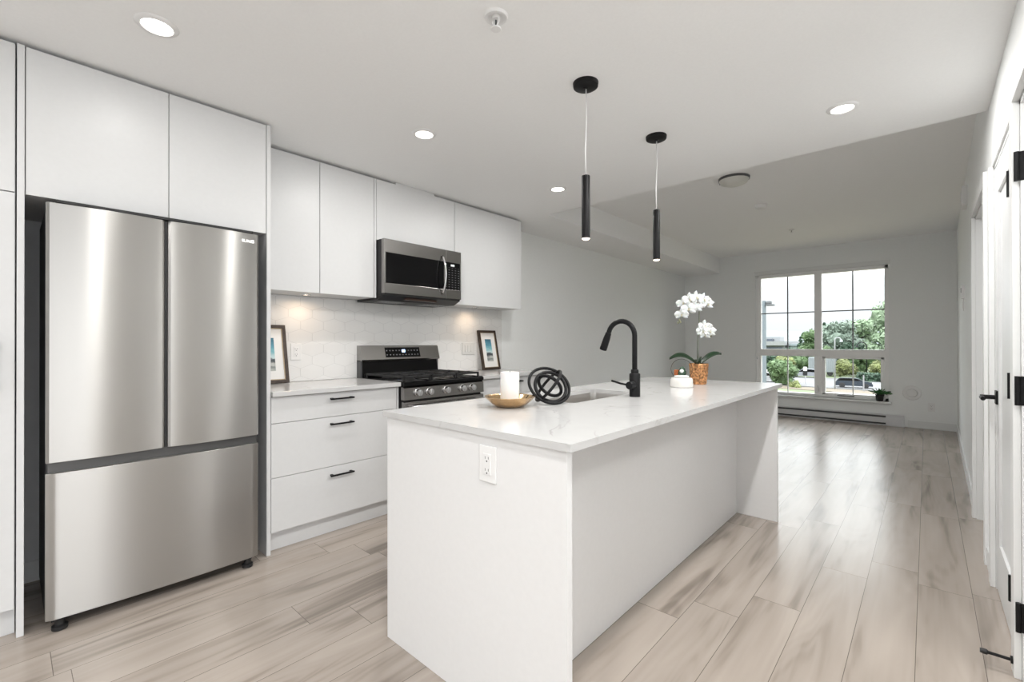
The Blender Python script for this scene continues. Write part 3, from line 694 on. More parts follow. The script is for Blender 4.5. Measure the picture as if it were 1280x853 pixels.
# ------------------------------------------------------------------ over-the-range microwave
t = mw = thing('microwave', 'stainless over-the-range microwave with black glass door', 'microwave', (-3.1, 2.22, 1.53))
my0, my1, mz0, mz1, mx = 1.842, 2.588, 1.532, 1.952, -2.925
MB().box(LW+.009, mx-.035, my0, my1, mz0+.004, mz1, .003).build('housing', M_BLACKPL, t)
ys = 2.420
dm = MB()
zw0, zw1 = 1.628, 1.852
dm.box(mx-.034, mx, my0, ys-.0015, zw1, mz1, .003).box(mx-.034, mx, my0, ys-.0015, mz0+.02, zw0, .003)
dm.box(mx-.034, mx, my0, my0+.018, zw0-.004, zw1+.004, .003).box(mx-.034, mx, ys-.016, ys-.0015, zw0-.004, zw1+.004, .003)
md = dm.build('door', M_STEELD, t)
MB().box(mx-.030, mx-.003, my0+.015, ys-.012, zw0-.003, zw1+.003).build('door_glass', M_GLOSSBLK, md)
hp = [(mx+.004+.044*sin(pi*i/16)**.75, 2.382, 1.585+.31*i/16) for i in range(17)]
MB().tube(hp, .0085, 12).build('handle', M_CHROME, md, smooth='all')
cp = MB().box(mx-.034, mx, ys+.0015, my1, zw1, mz1, .003).box(mx-.034, mx, ys+.0015, my1, mz0+.02, zw0, .003).box(mx-.034, mx, my1-.012, my1, zw0-.004, zw1+.004, .003)
cpo = cp.build('control_panel', M_STEELD, t)
MB().box(mx-.030, mx-.001, ys+.002, my1-.010, zw0-.003, zw1+.003).build('keypad', M_KEYPAD, cpo)
MB().box(mx-.001, mx-.0004, ys+.055, ys+.095, zw1-.030, zw1-.014).build('display', emis('dim_display', (.55, .65, .75), .12), cpo)
un = MB().prism([(LW+.012, mz0-.026), (mx-.09, mz0-.026), (mx-.012, mz0+.008), (mx-.012, mz0+.020), (LW+.012, mz0+.020)], 'Y', my0+.004, my1-.004).build('vent_base', M_BLACKPL, t)
for k in range(2):
    gr = MB(); y_ = my0+.06+k*.40
    gr.box(mx-.262, mx-.132, y_, y_+.22, mz0-.0275, mz0-.0255)
    for i in range(9): gr.box(mx-.26+i*.015, mx-.254+i*.015, y_, y_+.22, mz0-.030, mz0-.027)
    gr.build('filter_grille', M_CHROME, t)
MB().box(mx-.07, mx-.03, 2.05, 2.35, mz0-.016, mz0-.002, .002).build('lamp_cover', mat('amber_cover', (.045, .022, .015), .3), t)

# ------------------------------------------------------------------ gas range
t = rg = thing('gas_range', 'stainless gas range with black cooktop between the base cabinets', 'range', (-2.98, 2.22, 0))
ry0, ry1, rx = 1.840, 2.602, -2.672
MB().box(LW+.03, rx-.030, ry0+.004, ry1-.004, .04, .885, .002).build('body', M_BLACKPL, t)
MB().box(LW+.03, rx-.050, ry0+.05, ry1-.05, .0, .04).build('plinth', M_BLACKPL, t)
cbm = MB().prism([(LW+.10, .880), (rx-.008, .880), (rx+.004, .888), (rx+.004, .908), (rx-.012, .918), (LW+.10, .918)], 'Y', ry0-.0005, ry1+.0005)
cbm.build('cooktop', M_GLOSSBLK, t, smooth=35)
MB().prism([(rx-.035, .790), (rx+.006, .790), (rx+.000, .872), (rx-.010, .879), (rx-.035, .879)], 'Y', ry0, ry1).build('control_panel', M_STEELR, t, smooth=30)
for y_ in (1.955, 2.055, 2.213, 2.372, 2.472):
    k = MB().lathe([(.029, 0), (.029, .004), (.0255, .006), (.0245, .026), (.0225, .030), (.001, .031)], (rx+.003, y_, .836), 28, 'X')
    k.box(rx+.030, rx+.038, y_-.005, y_+.005, .816, .856, .002)
    k.build('knob', M_CHROME, t, smooth=35)
od = MB().box(rx-.035, rx+.006, ry0+.003, ry1-.003, .175, .775, .004).build('oven_door', M_STEELR, t)
MB().box(rx+.004, rx+.0075, ry0+.12, ry1-.12, .30, .62).build('oven_window', M_GLOSSBLK, od)
hb = MB().tube([(rx+.052, ry0+.035, .742), (rx+.052, ry1-.035, .742)], .012, 16)
for y_ in (ry0+.06, ry1-.06): hb.box(rx+.002, rx+.050, y_-.012, y_+.012, .732, .752, .003)
hb.build('handle', M_CHROME, od, smooth=40)
MB().box(rx-.035, rx+.004, ry0+.003, ry1-.003, .05, .168, .004).build('storage_drawer', M_STEELR, t)
# backguard: tall vent section in black and leaning steel display panel
bgx = LW+.012
MB().prism([(bgx, .90), (bgx+.085, .90), (bgx+.085, .930), (bgx+.055, 1.035), (bgx+.055, 1.05), (bgx, 1.05)], 'Y', ry0+.018, ry1-.018).build('vent_trim', M_GLOSSBLK, t)
bgp = MB().prism([(bgx, 1.045), (bgx+.075, 1.045), (bgx+.080, 1.055), (bgx+.050, 1.160), (bgx+.040, 1.166), (bgx, 1.166)], 'Y', ry0+.002, ry1-.002).build('backguard', M_STEELR, t, smooth=30)
for _a, _b in ((ry0+.002, ry0+.018), (ry1-.018, ry1-.002)): MB().box(bgx, bgx+.055, _a, _b, .90, 1.05).build('side_trim', M_DKGREY, t)
def slant(y0, y1, t0, t1, off, th, mb):
    # on the slanted face between (bgx+.080,1.055) and (bgx+.050,1.160)
    a = Vector((bgx+.080, 0, 1.055)); b = Vector((bgx+.050, 0, 1.160)); nrm = Vector((.105, 0, .030)).normalized()
    p0 = a.lerp(b, t0); p1 = a.lerp(b, t1)
    q = [p0+nrm*off, p0+nrm*(off+th), p1+nrm*(off+th), p1+nrm*off]
    return mb.prism([(v.x, v.z) for v in q], 'Y', y0, y1)
slant(2.055, 2.395, .14, .90, -.002, .003, MB()).build('display', M_RDISP, bgp)
slant(2.215, 2.245, .52, .72, .0008, .0006, MB()).build('clock_digit', emis('clock_blue', (.25, .5, 1.0), 5.0), bgp)
# grates: three continuous cast iron sections with burners
for k in range(3):
    a = ry0+.020+k*.243; b = a+.236; g = MB(); zt = .952
    x0_, x1_ = LW+.115, rx-.030
    for xx in (x0_, x1_-.012): g.box(xx, xx+.012, a, b, zt-.014, zt, .002)
    for yy in (a, b-.012): g.box(x0_, x1_, yy, yy+.012, zt-.014, zt, .002)
    for xx in (x0_+.13, x0_+.26, x0_+.39): g.box(xx-.005, xx+.005, a, b, zt-.012, zt+.002, .002)
    for yy in (a+.118,): g.box(x0_, x1_, yy-.005, yy+.005, zt-.012, zt+.002, .002)
    for xx in (x0_+.006, x1_-.006):
        for yy in (a+.006, b-.006): g.box(xx-.006, xx+.006, yy-.006, yy+.006, .917, zt-.010)
    g.build('grate', M_IRON, t)
    for xx in ((x0_+.13, x0_+.39) if k != 1 else (x0_+.26,)):
        MB().lathe([(.050, .918), (.050, .924), (.038, .926), (.036, .938), (.001, .940)], (xx, a+.118, 0), 24).build('burner', M_DKGREY if k == 1 else M_IRON, t, smooth=40)

# ================================================================== ISLAND
ix0, ix1, iy0, iy1 = -1.620, -.735, 1.036, 3.445
t = thing('kitchen_island', 'white kitchen island base with panel ends and a seating recess', 'island', (-1.3, 2.24, 0))
MB().box(ix0, ix1, iy0, iy0+.025, 0, .891, .001).build('end_panel', M_ISL, t)
MB().box(ix0, ix1, iy1-.025, iy1, 0, .891, .001).build('end_panel', M_ISL, t)
MB().box(-1.006, -.986, iy0+.025, iy1-.025, 0, .891).build('back_panel', M_ISL, t)
MB().box(-1.600+.02, -1.006, iy0+.025, 1.66, .115, .891).box(-1.600+.02, -1.006, 2.40, iy1-.025, .115, .891).box(-1.58, -1.006, 1.66, 2.40, .115, .62).build('carcass', M_ISL, t)
MB().box(-1.54, -1.50, iy0+.025, iy1-.025, 0, .115).build('kickboard', M_ISL, t)
for a, b in ((1.064, 1.66), (1.664, 2.03), (2.034, 2.40), (2.404, 2.91), (2.914, 3.417)):
    dd = MB().box(-1.601, -1.582, a, b, .118, .886, .0012).build('door', M_ISL, t)
# countertop with a sink cut-out
sx0, sx1, sy0, sy1 = -1.475, -1.185, 1.72, 2.335
def rounded(x0, x1, y0, y1, r, n=6):
    out = []
    for cx, cy, a0 in ((x1-r, y1-r, 0), (x0+r, y1-r, 90), (x0+r, y0+r, 180), (x1-r, y0+r, 270)):
        for i in range(n+1):
            a = radians(a0 + 90*i/n); out.append((cx+r*cos(a), cy+r*sin(a)))
    return out
def slab_with_hole(x0, x1, y0, y1, z0, z1, hole, m, name, parent=None):
    bm = bmesh.new()
    def ring(z, pts): return [bm.verts.new((x, y, z)) for x, y in pts]
    n = len(hole)
    # outer ring points matched by angle to the hole (corner points shared)
    outer = rounded(x0, x1, y0, y1, .004, (n//4)-1)
    for z, flip in ((z0, True), (z1, False)):
        A = ring(z, outer); B = ring(z, hole)
        for i in range(n):
            j = (i+1) % n; bm.faces.new((A[i], A[j], B[j], B[i]))
        if z == z0: A0, B0 = A, B
    for P_, Q_ in ((A0, A), (B, B0)):
        for i in range(n):
            j = (i+1) % n; bm.faces.new((P_[i], P_[j], Q_[j], Q_[i]))
    mb = MB(); mb.bm.free(); mb.bm = bm
    return mb.build(name, m, parent)
ct = slab_with_hole(-1.632, -.712, 1.022, 3.462, .892, .914, rounded(sx0, sx1, sy0, sy1, .035), M_QUARTZ, 'countertop')
tag(ct, 'white quartz countertop of the island with faint grey veins', 'countertop')
# sink
t = thing('sink', 'stainless undermount sink set into the island countertop', 'sink', (-1.33, 2.03, .70))
sb = MB(); rings = []
prof = [(-.012, .890, .03), (.0, .8895, .035), (.003, .86, .035), (.006, .72, .04), (.030, .695, .05), (.10, .690, .03)]
for off, z, r in prof:
    P_ = rounded(sx0-.004+off, sx1+.004-off, sy0-.004+off, sy1+.004-off, max(.012, r), 6)
    rings.append([sb.bm.verts.new((x, y, z)) for x, y in P_])
for A, B in zip(rings, rings[1:]):
    for i in range(len(A)):
        j = (i+1) % len(A); sb.bm.faces.new((A[i], A[j], B[j], B[i]))
sb.bm.faces.new(rings[-1])
so = sb.build('basin', M_SINK, t, smooth=50)
sm = so.modifiers.new('solid', 'SOLIDIFY'); sm.thickness = .002; sm.offset = 1
MB().lathe([(.001, .692), (.012, .692), (.014, .694), (.040, .695), (.043, .690)], (-1.33, 2.03, 0), 28).build('drain', M_CHROME, t, smooth=40)

# faucet
fx, fyy = -1.10, 2.143
t = thing('faucet', 'matte black gooseneck kitchen faucet on the island', 'faucet', (fx, fyy, .914))
MB().lathe([(.027, .914), (.027, 1.028), (.024, 1.032), (.019, 1.033), (.019, 1.048), (.0165, 1.052)], (fx, fyy, 0), 32).build('base', M_BLACK, t, smooth=40)
pts = [(fx, fyy, 1.04), (fx, fyy, 1.12), (fx, fyy, 1.215)]
R = .0755; cx_, cz_ = fx-R, 1.2235
for i in range(0, 15):
    a = radians(i*165/14); pts.append((cx_+R*cos(a), fyy, cz_+R*sin(a)))
lastd = (Vector(pts[-1])-Vector(pts[-2])).normalized()
pts.append(tuple(Vector(pts[-1])+lastd*.008))
MB().tube(pts, .0128, 16).build('neck', M_BLACK, t, smooth='all')
e0 = Vector(pts[-1]); e1 = e0 + lastd*.030; e2 = e0 + lastd*.092
MB().tube([e0-lastd*.004, e0, e0+lastd*.012, e0+lastd*.016, e1, e2-lastd*.006, e2], [.0145, .0155, .0160, .0172, .0180, .0195, .0180], 20).build('spray_head', M_BLACK, t, smooth=50)
MB().lathe([(.001, -.062), (.018, -.062), (.020, -.058), (.020, -.022)], (fx, fyy, .974), 24, 'Y').build('valve', M_BLACK, t, smooth=40)
MB().tube([(fx, fyy-.052, .974), (fx-.05, fyy-.052, .981), (fx-.102, fyy-.052, .992)], .0052, 12).build('lever', M_BLACK, t, smooth=40)

# ------------------------------------------------------------------ gold bowl and candle
bx_, by_ = -1.328, 1.452
scal = lambda a, r, z: 1 + .085*(abs(cos(3.5*a+.4))**.7 - .6) * min(1, r/.06)
prof = [(.001, .9155), (.050, .9155), (.058, .9165), (.084, .935), (.101, .953), (.1085, .958), (.1095, .9595), (.1075, .9600), (.099, .9565), (.082, .9385), (.056, .9205), (.001, .9195)]
t = MB().lathe(prof, (bx_, by_, 0), 84, mod=scal).build('bowl', M_GOLD, smooth=60)
tag(t, 'gold scalloped bowl under the white candle on the island', 'bowl')
t = thing('pillar_candle', 'thick white pillar candle standing in the gold bowl', 'candle', (bx_, by_, .92))
MB().lathe([(.001, .9215), (.0395, .9215), (.0405, .924), (.0405, 1.060), (.038, 1.063), (.030, 1.061), (.001, 1.058)], (bx_, by_, 0), 48).build('wax', M_WAX, t, smooth=40)
MB().tube([(bx_, by_, 1.057), (bx_+.001, by_, 1.067)], .0012, 6).build('wick', M_BLACKPL, t)

# ------------------------------------------------------------------ black knot sculpture: interlocking rings
kc = Vector((-1.268, 1.648, .9955))
fwd = Vector((kc.x, kc.y, 0)).normalized(); rgt = Vector((fwd.y, -fwd.x, 0)); upv = Vector((0, 0, 1))
t = thing('knot_sculpture', 'black knotted ring sculpture on the island beside the gold bowl', 'sculpture', tuple(kc))
def ring_at(ang, ratio, Rr, rad, off=(0, 0), s=1, depth=0.0):
    a = radians(ang); e1 = rgt*cos(a) + upv*sin(a); e2i = -rgt*sin(a) + upv*cos(a)
    k = math.sqrt(max(0, 1-ratio**2)); e2 = e2i*ratio + fwd*k*s
    c = kc + rgt*off[0] + upv*off[1] + fwd*depth
    return MB().tube([c + e1*cos(2*pi*i/56)*Rr + e2*sin(2*pi*i/56)*Rr for i in range(56)], rad, 12, closed=True)
for ang, ratio, Rr, rad, off, s, dp in ((-27, .70, .096, .0068, (0.002, .000), 1, 0), (-32, .80, .073, .0078, (.008, -.006), 1, -.006), (-40, .66, .058, .0078, (.004, -.003), -1, .004), (50, .17, .084, .0066, (-.002, -.002), 1, .0)):
    ring_at(ang, ratio, Rr, rad, off, s, dp).build('ring', M_BLACK, t, smooth='all')

# ------------------------------------------------------------------ framed pictures leaning on the backsplash
def art_mat():
    m = mat('seascape_print', (.5, .6, .65), .6); b = m.node_tree.nodes['Principled BSDF']
    tcx = N(m, 'ShaderNodeTexCoord'); s = N(m, 'ShaderNodeSeparateXYZ'); LK(m, tcx.outputs['Object'], s.inputs[0])
    n = N(m, 'ShaderNodeTexNoise'); n.inputs['Scale'].default_value = 38; n.inputs['Detail'].default_value = 6
    mm = N(m, 'ShaderNodeMapping'); mm.inputs['Scale'].default_value = (1, .5, 1.6); LK(m, tcx.outputs['Object'], mm.inputs[0]); LK(m, mm.outputs[0], n.inputs['Vector'])
    zz = math_node(m, 'ADD', math_node(m, 'DIVIDE', math_node(m, 'SUBTRACT', s.outputs['Z'], .085), .225), math_node(m, 'MULTIPLY', math_node(m, 'SUBTRACT', n.outputs[0], .5), .22))
    r = N(m, 'ShaderNodeValToRGB'); LK(m, zz, r.inputs[0]); cr = r.color_ramp
    cr.elements[0].position = 0; cr.elements[0].color = (.42, .44, .42, 1); cr.elements[1].position = 1; cr.elements[1].color = (.03, .13, .19, 1)
    for p, c in ((.10, (.20, .22, .22)), (.18, (.50, .52, .50)), (.24, (.05, .06, .07)), (.34, (.07, .09, .10)), (.38, (.55, .68, .70)), (.55, (.20, .46, .52)), (.72, (.10, .30, .40)), (.85, (.06, .20, .28))):
        e = cr.elements.new(p); e.color = (*c, 1)
    LK(m, r.outputs[0], b.inputs['Base Color']); return m
M_ART = art_mat(); M_FRAME = speckle(mat('dark_bronze_frame', (.045, .030, .022), .35, .2), 60, .3); M_LIP = mat('frame_inner_gold', (.42, .33, .22), .4, .5); M_MATB = mat('mat_board', (.78, .78, .77), .7)
def picture(yc, label, name='framed_picture', w=.245, h=.40, base_x=-3.200, lean=11.3):
    t = thing(name, label, 'picture', (base_x, yc, .9195)); 
    r = Matrix.Rotation(-radians(lean), 4, 'Y')
    def put(mb, nm, m, par=t):
        me_o = mb.build(nm, m)
        me_o.data.transform(r); me_o.parent = par; return me_o
    F = .024; D = .022
    fo = MB().box(-D, 0, -w/2, w/2, 0, F, .003).box(-D, 0, -w/2, w/2, h-F, h, .003).box(-D, 0, -w/2, -w/2+F, F*.8, h-F*.8, .003).box(-D, 0, w/2-F, w/2, F*.8, h-F*.8, .003)
    put(fo, 'frame', M_FRAME)
    L = .005
    a = F-.001
    put(MB().box(-.010, -.003, -w/2+a, w/2-a, a, a+L).box(-.010, -.003, -w/2+a, w/2-a, h-a-L, h-a).box(-.010, -.003, -w/2+a, -w/2+a+L, a, h-a).box(-.010, -.003, w/2-a-L, w/2-a, a, h-a), 'inner_lip', M_LIP)
    put(MB().box(-.014, -.009, -w/2+a, w/2-a, a, h-a), 'mat_board', M_MATB)
    put(MB().box(-.0095, -.0082, -.042, .042, .085, .31), 'print', M_ART)
    put(MB().box(-D-.003, -D+.003, -w/2+.01, w/2-.01, .01, h-.01), 'backing', M_MATB)
    return t
picture(1.168, 'framed blue seascape print on the counter beside the refrigerator panel')
picture(3.245, 'framed blue seascape print on the counter right of the range')

# ------------------------------------------------------------------ snow globe
gx, gy = -1.119, 2.79
t = thing('snow_globe', 'glass snow globe on a white base in front of the orchid pot', 'snow globe', (gx, gy, .914))
MB().lathe([(.001, .9145), (.063, .9145), (.066, .918), (.066, .930), (.065, .950), (.064, .962), (.060, .970), (.054, .972), (.001, .972)], (gx, gy, 0), 40).build('base', mat('white_ceramic', (.80, .79, .76), .3), t, smooth=40)
MB().lathe([(.063*sin(pi*i/24), 1.024-.063*cos(pi*i/24)) for i in range(3, 24)] + [(.0005, 1.087)], (gx, gy, 0), 40).build('glass_dome', M_GLOBE, t, smooth='all')
MB().ico((gx+.004, gy, 1.000), .026, 2, .12, (1, 1, .9)).ico((gx+.004, gy, 1.022), .018, 2, .15).build('tree_figure', mat('dark_green_glaze', (.03, .07, .04), .4), t)
MB().ico((gx+.010, gy-.022, 1.014), .012, 2, .05).build('snowball_figure', M_WHITEPL, t)
MB().lathe([(.001, .974), (.045, .974), (.040, .985), (.001, .992)], (gx, gy, 0), 24).build('snow_mound', M_WHITEPL, t, smooth='all')
MB().box(gx-.040, gx-.016, gy-.02, gy+.01, .985, 1.020, .003).build('cottage_figure', mat('rust_glaze', (.35, .10, .03), .4), t)

# ------------------------------------------------------------------ orchid
ox, oy = -1.112, 3.055
t = orchid = thing('potted_orchid', 'white orchid in a copper woven pot at the far end of the island', 'orchid', (ox, oy, .914))
pm = MB(); nr, na = 15, 40
def pr_w(a, r, z): return 1 + .05*sin(a*9 + z*190)*sin(a*9 - z*190)
prof = [(.001, .9145), (.044, .9145), (.047, .9165)] + [(.047+.013*((i/14.0)**.8), .918+.130*i/14) for i in range(15)] + [(.058, 1.050), (.055, 1.047), (.052, 1.03), (.001, 1.028)]
pm.lathe(prof, (ox, oy, 0), 80, mod=pr_w); pm.build('pot', M_COPPER, t, smooth=70)
M_STEM = speckle(mat('orchid_stem', (.12, .13, .08), .5), 50, .3); M_LEAF = speckle(mat('orchid_leaf', (.012, .035, .014), .3), 12, .3)
M_PETAL = mat('orchid_petal', (.80, .80, .78), .55, 0, **{'Subsurface Weight': .15}); M_LIPC = mat('orchid_lip', (.55, .52, .38), .5); M_BUD = mat('orchid_bud', (.20, .20, .13), .5)
RG = Vector((cos(radians(42.17)), sin(radians(42.17)), 0)); FD = Vector((-RG.y, RG.x, 0)); UPV = Vector((0, 0, 1))
def oP(u, z, d=0.0): return Vector((ox, oy, 0)) + RG*u + FD*d + UPV*z   # u across, z height, d depth
stem_pts = [oP(-.004, 1.03), oP(-.005, 1.12), oP(-.002, 1.22), oP(.004, 1.32), oP(.004, 1.42), oP(.002, 1.46), oP(-.02, 1.468, .01), oP(-.055, 1.452, .015), oP(-.09, 1.41, .01), oP(-.115, 1.36, .0), oP(-.13, 1.31, 0)]
MB().tube(stem_pts, [.004, .004, .0035, .003, .003, .0028, .0025, .0022, .002, .0018, .0015], 8).tube([oP(-.004, 1.03, .01), oP(-.002, 1.15, .012), oP(.001, 1.22, .006), oP(.006, 1.262), oP(.03, 1.272, .0), oP(.055, 1.255, 0), oP(.075, 1.235, 0)], .0024, 8).build('stem', M_STEM, t, smooth='all')
MB().tube([oP(-.008, 1.03, -.004), oP(-.006, 1.20, -.004), oP(0, 1.29, -.002)], .0065, 8).build('support_stake', mat('grey_stake', (.16, .17, .15), .6), t, smooth='all')
def leaf(mb, p0, p1, sag, wid, n=12, tilt=0.0):
    p0, p1 = Vector(p0), Vector(p1); side = ((p1-p0).cross(UPV).normalized() + UPV*tilt).normalized(); rows = []
    for i in range(n+1):
        u = i/n; c = p0.lerp(p1, u) + UPV*sag*sin(pi*u); wd = wid*(sin(pi*min(1, .12+u*.88))**.7)
        if i == n: wd = .001
        rows.append([mb.bm.verts.new(c + side*wd*s - UPV*(.0 if s == 0 else -.012*abs(s))) for s in (-1, -.5, 0, .5, 1)])
    for a, b in zip(rows, rows[1:]):
        for k in range(4): mb.bm.faces.new((a[k], a[k+1], b[k+1], b[k]))
    return mb
def solid(o, th):
    s = o.modifiers.new('solid', 'SOLIDIFY'); s.thickness = th; s.offset = 0; return o
for p0, p1, sag, wd in ((oP(-.01, 1.04), oP(-.185, 1.075, .02), .035, .030), (oP(.01, 1.04), oP(.140, 1.108, -.02), .022, .028), (oP(.0, 1.04, .01), oP(.05, 1.06, .14), .02, .026), (oP(-.01, 1.035), oP(-.05, 1.05, -.10), .02, .022)):
    solid(leaf(MB(), p0, p1, sag, wd, 12, .55 if p1.x < p0.x else -.55).build('leaf', M_LEAF, t, smooth='all'), .002)
def flower(c, face, s, roll=0):
    f = Vector(face).normalized(); r = f.cross(UPV).normalized(); u = r.cross(f)
    mb = MB()
    def petal(ang, L, wd, base=.004):
        a = radians(ang+roll); d = r*cos(a)+u*sin(a); w_ = -r*sin(a)+u*cos(a); n = 8; rows = []
        for i in range(n+1):
            q = i/n; c0 = c + d*(base+L*q)*s + f*(.010*q*q-.004)*s*4*q*.3
            ww = wd*s*(sin(pi*(.08+.88*q))**.62) if i < n else wd*s*.15
            rows.append([mb.bm.verts.new(c0 + w_*ww*k + f*(.006*s*(1-abs(k))*1.5)) for k in (-1, -.5, 0, .5, 1)])
        for A, B in zip(rows, rows[1:]):
            for k in range(4): mb.bm.faces.new((A[k], A[k+1], B[k+1], B[k]))
    for ang in (90, 210, 330): petal(ang, .034, .012)
    for ang in (8, 172): petal(ang, .038, .021)
    fo = solid(mb.build('flower', M_PETAL, orchid, smooth='all'), .0012)
    MB().ico(c + f*.008*s, .006*s, 1, .1).ico(c + f*.012*s - u*.007*s, .005*s, 1, .1).build('lip', M_LIPC, fo)
toC = -FD
for (u, z, dd, fc, s) in ((-.112, 1.372, -.005, (-.5, -.3), 1.0), (-.072, 1.408, -.02, (-.2, 0), 1.15), (-.100, 1.445, .0, (-.5, .1), 1.0), (-.062, 1.468, -.01, (-.1, .3), 1.15),
                          (-.020, 1.478, -.012, (.1, .25), 1.15), (-.030, 1.420, -.02, (.0, -.1), 1.1), (.028, 1.466, -.01, (.35, .1), 1.1), (.055, 1.445, .005, (.5, .0), 1.2),
                          (.038, 1.290, -.005, (.1, .2), 1.1), (.062, 1.262, -.012, (.4, .0), 1.15), (.022, 1.262, -.015, (-.2, -.1), 1.0), (.035, 1.240, -.014, (.1, -.3), .9)):
    flower(oP(u, z, dd), toC + RG*fc[0] + UPV*fc[1], s*1.08)
for (u, z) in ((-.125, 1.335), (-.135, 1.318), (-.118, 1.322), (.082, 1.232), (.068, 1.226)):
    MB().ico(oP(u, z), .008, 2, 0, (.8, .8, 1.2)).build('bud', M_BUD, t, smooth='all')

# ------------------------------------------------------------------ small potted plant on the sill
px_, py_ = -.505, FY-.012
t = thing('potted_plant', 'small green plant in a black pot on the window sill', 'plant', (px_, py_, WZ0))
MB().lathe([(.001, WZ0+.001), (.036, WZ0+.001), (.039, WZ0+.006), (.050, WZ0+.085), (.053, WZ0+.088), (.053, WZ0+.100), (.048, WZ0+.100), (.046, WZ0+.088), (.001, WZ0+.086)], (px_, py_, 0), 28).build('pot', M_BLACKPL, t, smooth=40)
M_SUCC = speckle(mat('plant_green', (.05, .17, .05), .45), 30, .4)
lv = MB()
for i in range(70):
    a = random.uniform(0, 2*pi); el = radians(random.uniform(5, 80)); L = random.uniform(.05, .12)
    b0 = Vector((px_+cos(a)*.015, py_+sin(a)*.012, WZ0+.095)); d_ = Vector((cos(a)*cos(el)*1.15, sin(a)*cos(el)*.45-.12, sin(el)*.75))
    leaf(lv, b0, b0+d_*L, .012, .010, 5)
solid(lv.build('foliage', M_SUCC, t, smooth='all'), .001)['kind'] = 'stuff'

# ================================================================== OUTSIDE THE WINDOW
G = -4.9
M_GRASS = speckle(mat('dry_lawn', (.125, .108, .060), .9), 1.2, .30, 0); M_ASPH = speckle(mat('pale_asphalt', (.125, .125, .13), .8), .5, .06)
M_CONC = speckle(mat('concrete_walk', (.155, .145, .132), .8), .8, .08); M_EARTH = speckle(mat('far_ground', (.12, .15, .08), .9), .05, .3)
def gplane(name, pts, z, m, label):
    o = MB().prism(pts, 'Z', G-.3+z, G+z).build(name, m); return tag(o, label, None, None, 'structure')
gplane('ground', [(-420, 9.5), (260, 9.5), (260, 1400), (-420, 1400)], 0, M_EARTH, 'ground outside the building')
gplane('lawn', [(-60, 10), (30, 10), (30, 58), (-60, 66)], .03, M_GRASS, 'dry yellowish lawn outside the window')
gplane('sidewalk', [(-11.5, 58.5), (30, 55.5), (30, 66.5), (-8.5, 67.5)], .06, M_CONC, 'pale concrete sidewalk')
gplane('verge', [(-60, 71.5), (30, 64.6), (30, 68.6), (-60, 75.5)], .07, speckle(mat('dry_verge', (.13, .108, .08), .9), 1.0, .2), 'dry grass verge beside the road')
gplane('road', [(-90, 78), (40, 69), (40, 88), (-90, 98.5)], .10, M_ASPH, 'pale grey road beyond the lawn')

M_TRUNK = speckle(mat('bark', (.07, .055, .04), .9), 8, .3)
def leafm(name, c): return speckle(mat(name, c, .7), .9, .45)
M_F = {'mid': leafm('foliage_mid', (.075, .125, .050)), 'dark': leafm('foliage_dark', (.028, .058, .034)), 'pale': leafm('foliage_pale', (.165, .225, .140)),
       'yel': leafm('foliage_yellow', (.125, .145, .050)), 'grey': leafm('foliage_greyed', (.125, .165, .130))}
def tree(name, label, x, y, crown_z, rx_, rz_, m, n=2600, leafs=.35, cone=False, trunk=True, group=None, cat='tree', blobs=22):
    t = thing(name, label, cat, (x, y, G), group)
    if trunk:
        r0 = max(.10, rx_*.07)
        MB().tube([(x, y, G), (x+.1, y, G+(crown_z-G)*.5), (x, y, crown_z+rz_*.3)], [r0*1.3, r0, r0*.5], 8).build('trunk', M_TRUNK, t, smooth='all')
    cb = MB(); cs = []
    for i in range(blobs):
        a = random.uniform(0, 2*pi); k = random.uniform(0, 1)**.6; zz = random.uniform(-.85, .85)
        rr = math.sqrt(max(0.05, 1-zz*zz)) if not cone else (1-(zz+.85)/1.75)
        c = Vector((x+cos(a)*rr*k*rx_*.72, y+sin(a)*rr*k*rx_*.72, crown_z+zz*rz_*.80))
        sr = rx_*random.uniform(.20, .36)*(1 if not cone else max(.25, 1.1-(zz+.85)/1.9)); cs.append((c, sr))
        cb.ico(c, sr, 2, .22)
    for i in range(n):
        c, sr = random.choice(cs)
        d = Vector((random.gauss(0, 1), random.gauss(0, 1), random.gauss(0, 1))).normalized()
        p = c + d*sr*random.uniform(.95, 1.35); s = leafs*random.uniform(.5, 1.1)
        u = Vector((random.gauss(0, 1), random.gauss(0, 1), random.gauss(0, 1))).normalized(); v = u.orthogonal().normalized()
        cb.quad(p-u*s-v*s*.5, p+u*s-v*s*.5, p+u*s+v*s*.5, p-u*s+v*s*.5)
    cb.build('crown', M_F[m], t)
    return t
TG = 'trees beyond the road'
tree('round_tree', 'round bushy green tree on the lawn edge, left lower pane', -15.0, 73.0, -3.0, 2.15, 1.9, 'mid', 3200, .16, blobs=34)
tree('broadleaf_tree', 'broad green tree left of the tallest trees, behind the curved street lamp', -12.8, 109, .7, 4.3, 4.9, 'grey', 3600, .28, blobs=36)
tree('broadleaf_tree', 'tallest pale green tree at the right edge of the window', -3.2, 104, 2.2, 5.2, 7.8, 'pale', 4800, .30, blobs=44)
tree('broadleaf_tree', 'pale green tree between the two largest ones', -10.0, 120, .9, 4.0, 5.6, 'pale', 3600, .28, blobs=32)
tree('broadleaf_tree', 'dense green tree beside the centre window mullion', -18.6, 118, -.3, 3.0, 4.4, 'mid', 2600, .28, blobs=28)
tree('conifer_tree', 'small dark pointed conifer over the roof line, left upper pane', -28.6, 163, .2, 1.6, 3.9, 'dark', 1500, .30, cone=True)
tree('conifer_tree', 'dark conifer hugging the centre mullion', -17.2, 124, 2.0, 1.9, 5.2, 'dark', 1500, .28, cone=True)
